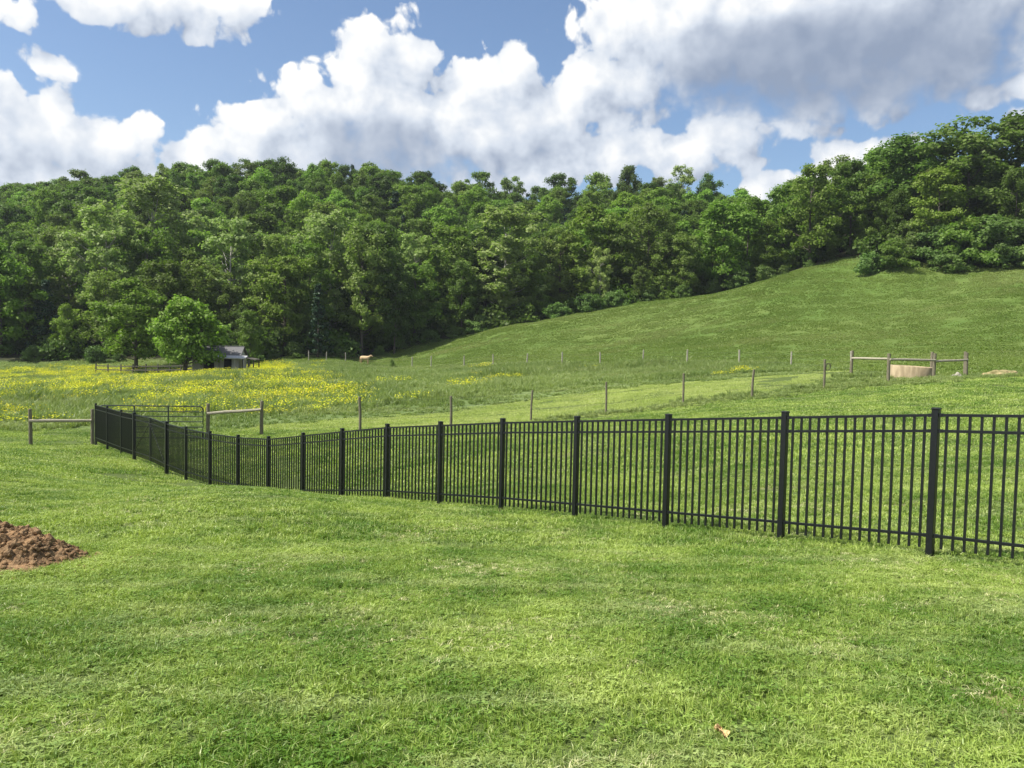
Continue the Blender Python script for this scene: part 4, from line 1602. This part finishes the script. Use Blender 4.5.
# open lean-to on the right
lt = MB().prism([(W2 + .3, -.1, HW - .02), (W2 + 1.9, -.1, HW - .3), (W2 + 1.9, -.1, HW - .38), (W2 + .3, -.1, HW - .1)], (0, 3.2, 0)).build('lean_to_roof', M_DARKPOST, shed)
for px_, py_ in ((W2 + .5, .05), (W2 + 1.15, .05), (W2 + 1.78, .05), (W2 + 1.78, 2.9)):
    MB().box((px_, py_, .7), (.13, .13, 1.9 if px_ < W2 + 1 else 1.65)).build('lean_to_post', M_DARKPOST, shed)
lad = link('ladder', None, None, (0, 0, 0))
MB().bar((0, 0, -.1), (0, .35, 1.5), .06).bar((.42, 0, -.1), (.42, .35, 1.5), .06).build('side_rail', M_WALL, lad)
for k in range(5):
    MB().bar((.03, .045 + .07 * k, .15 + .3 * k), (.39, .045 + .07 * k, .15 + .3 * k), .05).build('rung', M_WALL, lad)
mw = Matrix.Translation((sxm, SY, sz0)) @ Matrix.Rotation(R(4), 4, 'Z')
lad.location = mw @ Vector((W2 + .78, -.12, 0))
lad.rotation_euler = (0, 0, R(4))
tag(lad, 'pale wooden ladder leaning under the dark lean-to of the shed', 'ladder')

# ------------------------------------------------------------------ concrete trough, stone, spoil heap on the right
tx, ty = ray(911, 372)[0] * 46.3, 46.3
tzg = G(911, 377.5, 46.3)[2]
tr = MB().lathe([(1.15, -.35), (1.15, .62), (1.13, .645), (1.03, .645), (1.0, .61), (1.0, .02), (.001, .02)], 56).build('concrete_trough', M_CONC, None, (tx, ty, tzg), (R(1.5), R(2.2), 0))
for poly in tr.data.polygons:
    poly.use_smooth = abs(poly.normal.z) < .5
tag(tr, 'round buff concrete stock trough standing behind the timber rails', 'trough')


def rock(name, loc, s, seed, mat, amp=.35, sub=4, freq=1.3):
    bm = bmesh.new()
    bmesh.ops.create_icosphere(bm, subdivisions=sub, radius=1)
    for v in bm.verts:
        n = mnoise.fractal(v.co * freq + Vector((seed * 7.3, 0, 0)), 1.0, 2.1, 5)
        v.co *= 1 + amp * n
        v.co = Vector((v.co.x * s[0], v.co.y * s[1], v.co.z * s[2]))
    me = bpy.data.meshes.new(name)
    bm.to_mesh(me)
    bm.free()
    me.materials.append(mat)
    return link(name, me, None, loc)


def rock_at(name, px, py, Y, s, seed, mat, label, cat, **kw):
    x = ray(px, py)[0] * Y
    o_ = rock(name, (x, Y, ground_at(x, Y)), s, seed, mat, **kw)
    tag(o_, label, cat)
    return o_


rock_at('stone_block', 957, 376, 46.5, (.30, .26, .34), 3, M_STONE, 'pale rough stone lying between the right rail posts', 'stone', amp=.3)
M_SPOIL = simple('pale_spoil', (0.13, 0.13, 0.045), (0.38, 0.29, 0.15), 2.2, 0.95, 0.6)
rock_at('spoil_heap', 1000, 384, 44.0, (.95, .6, .33), 5, M_SPOIL, 'low heap of pale tan spoil at the right edge beside the rail fence', 'heap', amp=.4)

# ------------------------------------------------------------------ dirt pile on the lawn
M_DIRT, nt, b, o = mat_new('red_brown_clods')
tcn = nd(nt, 'ShaderNodeTexCoord')
f1 = maprange(nt, noise_tex(nt, 5.5, 6, .65, tcn.outputs['Object']), .35, .65)
f2 = maprange(nt, noise_tex(nt, 26, 4, .6, tcn.outputs['Object']), .35, .7)
c_ = mixc(nt, f1, (0.075, 0.046, 0.026), (0.25, 0.150, 0.076))
c_ = mixc(nt, math_(nt, 'MULTIPLY', f2, .55), c_, (0.34, 0.235, 0.13))
nt.links.new(c_, b.inputs['Base Color'])
b.inputs['Roughness'].default_value = .95
b.inputs['Specular IOR Level'].default_value = .1
bp = nd(nt, 'ShaderNodeBump')
bp.inputs['Strength'].default_value = .6
bp.inputs['Distance'].default_value = .02
nt.links.new(f2, bp.inputs['Height'])
nt.links.new(bp.outputs[0], b.inputs['Normal'])
pcx, pcy = pile_c[0] - .50, pile_c[1] - .26
bm = bmesh.new()
NU, NV = 150, 120
RX, RY, HP = 1.30, .80, .40
vv = []
for j in range(NV):
    for i in range(NU):
        u, w = (i / (NU - 1) * 2 - 1) * 1.15, (j / (NV - 1) * 2 - 1) * 1.15
        x, y = u * RX, w * RY
        rr = math.hypot(u, w) * (1 + .18 * mnoise.noise(Vector((u * 2.2, w * 2.2, 3))))
        q = max(0, 1 - rr)
        z = HP * (q ** .75) * 1.25 if q > 0 else -.06
        if z > .46:
            z = .46 + (z - .46) * .3
        l1 = 1 - mnoise.voronoi(Vector((x * 14, y * 14, z * 8)))[0][0]
        l2 = 1 - mnoise.voronoi(Vector((x * 22, y * 22, z * 15)))[0][0]
        am = min(1, q * 6)
        z += am * (.055 * (l1 - .6) + .035 * (l2 - .6) + .05 * mnoise.noise(Vector((x * 5, y * 5, 1))))
        vv.append((x, y, z))
g_dx, g_dy = tnormal(np.array([pcx]), np.array([pcy]))
vs_ = np.array(vv)
vs_[:, 2] += vs_[:, 0] * g_dx[0] + vs_[:, 1] * g_dy[0]
ii = np.arange(NU * NV).reshape(NV, NU)
fq = np.stack([ii[:-1, :-1], ii[:-1, 1:], ii[1:, 1:], ii[1:, :-1]], -1).reshape(-1, 4)
verts_all, faces_all = [vs_], [fq]
nv = len(vs_)
tri_all = []
ico = bmesh.new()
bmesh.ops.create_icosphere(ico, subdivisions=2, radius=1)
iv = np.array([v.co[:] for v in ico.verts])
itf = np.array([[v.index for v in f.verts] for f in ico.faces])
ico.free()
r = np.random.default_rng(55)
for k in range(2200):
    a, q = r.uniform(0, 6.28), r.random() ** .5 * (1.12 if k < 1700 else 1.5)
    u, w = q * math.cos(a), q * math.sin(a)
    x, y = u * RX, w * RY
    j = int(np.clip((w / 1.15 + 1) / 2 * (NV - 1), 0, NV - 1))
    i = int(np.clip((u / 1.15 + 1) / 2 * (NU - 1), 0, NU - 1))
    z = max(vs_[j * NU + i, 2], x * g_dx[0] + y * g_dy[0])
    s = (.006 + .036 * r.random() ** 2.4) * (1.25 if q < .8 else .7)
    nn = np.array([1 + .38 * mnoise.noise(Vector(p_ * 1.7) + Vector((k * 3.1, 0, 0))) for p_ in iv])
    pv_ = iv * nn[:, None] * s * r.uniform(.7, 1.3, 3) + np.array([x, y, z])
    verts_all.append(pv_)
    tri_all.append(itf + nv)
    nv += len(iv)
pile = link('dirt_pile', mesh_np('dirt_pile', np.vstack(verts_all), [fq, np.vstack(tri_all)], M_DIRT), None, (pcx, pcy, tz1(pcx, pcy)))
tag(pile, 'low pile of crumbled red brown soil dumped on the lawn', 'soil pile')

# ------------------------------------------------------------------ dry leaf in the foreground grass
lfx, lfy = hit(720, 741)
bm = bmesh.new()
rows_ = []
for j in range(9):
    s = j / 8
    wd = .030 * math.sin(math.pi * (0.06 + .9 * s)) * (1 + .25 * math.sin(j * 2.3))
    rw = []
    for i in range(7):
        u = i / 6 * 2 - 1
        rw.append(bm.verts.new((u * wd, (s - .5) * .075, .016 * u * u + .014 * math.sin(s * 5 + u) + .006 * math.sin(u * 7 + j))))
    rows_.append(rw)
for a, c in zip(rows_, rows_[1:]):
    for i in range(6):
        bm.faces.new((a[i], a[i + 1], c[i + 1], c[i]))
me = bpy.data.meshes.new('dry_leaf')
bm.to_mesh(me)
bm.free()
me.materials.append(M_DRYLEAF)
lf = link('dry_leaf', me, None, (lfx, lfy, ground_at(lfx, lfy) + .034), (R(28), R(8), R(35)))
sm = lf.modifiers.new('thickness', 'SOLIDIFY')
sm.thickness = .0012
tag(lf, 'single curled tan dead leaf lying in the foreground grass', 'leaf')

# ------------------------------------------------------------------ the tan cow below the woods
cwx, cwy = ray(365, 362)[0] * 118, 118
cz = ground_at(cwx, cwy)
b = MB()
b.tube([(-.82, 0, 1.12), (-.72, 0, 1.13), (-.4, 0, 1.10), (0, 0, 1.06), (.4, 0, 1.08), (.62, 0, 1.14), (.74, 0, 1.18)], [.14, .26, .33, .36, .34, .27, .16], 14)
b.tube([(.55, 0, 1.16), (.80, 0, 1.32), (.98, 0, 1.47)], [.24, .17, .13], 10)
b.tube([(.92, 0, 1.50), (1.05, 0, 1.47), (1.22, 0, 1.37), (1.36, 0, 1.29)], [.11, .13, .10, .075], 10)
for sy in (-.17, .17):
    b.tube([(.50, sy, 1.0), (.50, sy, .72), (.51, sy, .42), (.50, sy, .12), (.53, sy, .0)], [.15, .11, .065, .05, .065], 8)
    b.tube([(-.60, sy, 1.05), (-.55, sy, .75), (-.66, sy, .46), (-.64, sy, .12), (-.61, sy, .0)], [.2, .14, .07, .05, .065], 8)
cow = b.build('cow', M_TAN, None, (cwx, cwy, cz + .04), (0, 0, R(-8)))
rm = cow.modifiers.new('one_body', 'REMESH')
rm.mode = 'VOXEL'
rm.voxel_size = .03
rm.use_smooth_shade = True
sm_ = cow.modifiers.new('smooth', 'SMOOTH')
sm_.iterations = 4
cow.scale = (.86, .86, .92)
tag(cow, 'tan cow standing at the foot of the woods facing right', 'cow')
for sy in (-1, 1):
    e_b = MB()
    e_b.prism([(1.02, .10 * sy, 1.60), (1.06, .12 * sy, 1.54), (1.0, .30 * sy, 1.55), (.97, .27 * sy, 1.61)], (0, 0, .03))
    e_b.build('ear', M_TAN, cow)
MB().tube([(-.86, 0, 1.25), (-.93, 0, 1.05), (-.93, 0, .7), (-.92, 0, .5)], [.035, .03, .025, .05], 6).build('tail', M_TAN, cow)

# dark weedy stump by the far fence
wx_, wy_ = ray(392, 362)[0] * 112, 112
st = plant('bush', 'shrub', 1, wx_, wy_, 1.3, 'small dark scraggly bush in the grass right of the cow', 'bush', None, .45)
print('objects', len(bpy.data.objects))

# ------------------------------------------------------------------ air over the valley
HAZE = 0.00013
if HAZE:
    b = MB()
    lo_, hi_ = float(ZZ.min()) - 1, float(ZZ.max()) + 26
    b.box((0, 745, (lo_ + hi_) / 2), (3700, 1534, hi_ - lo_))
    hz_ = b.build('haze', M_DARK)
    hm = bpy.data.materials.new('haze_air')
    hm.use_nodes = True
    ht = hm.node_tree
    ht.nodes.clear()
    ho = nd(ht, 'ShaderNodeOutputMaterial')
    pv_n = nd(ht, 'ShaderNodeVolumePrincipled')
    pv_n.inputs['Color'].default_value = (0.80, 0.87, 0.95, 1)
    pv_n.inputs['Density'].default_value = HAZE
    pv_n.inputs['Anisotropy'].default_value = 0.2
    ht.links.new(pv_n.outputs[0], ho.inputs['Volume'])
    hz_.data.materials.clear()
    hz_.data.materials.append(hm)
    tag(hz_, kind='stuff')
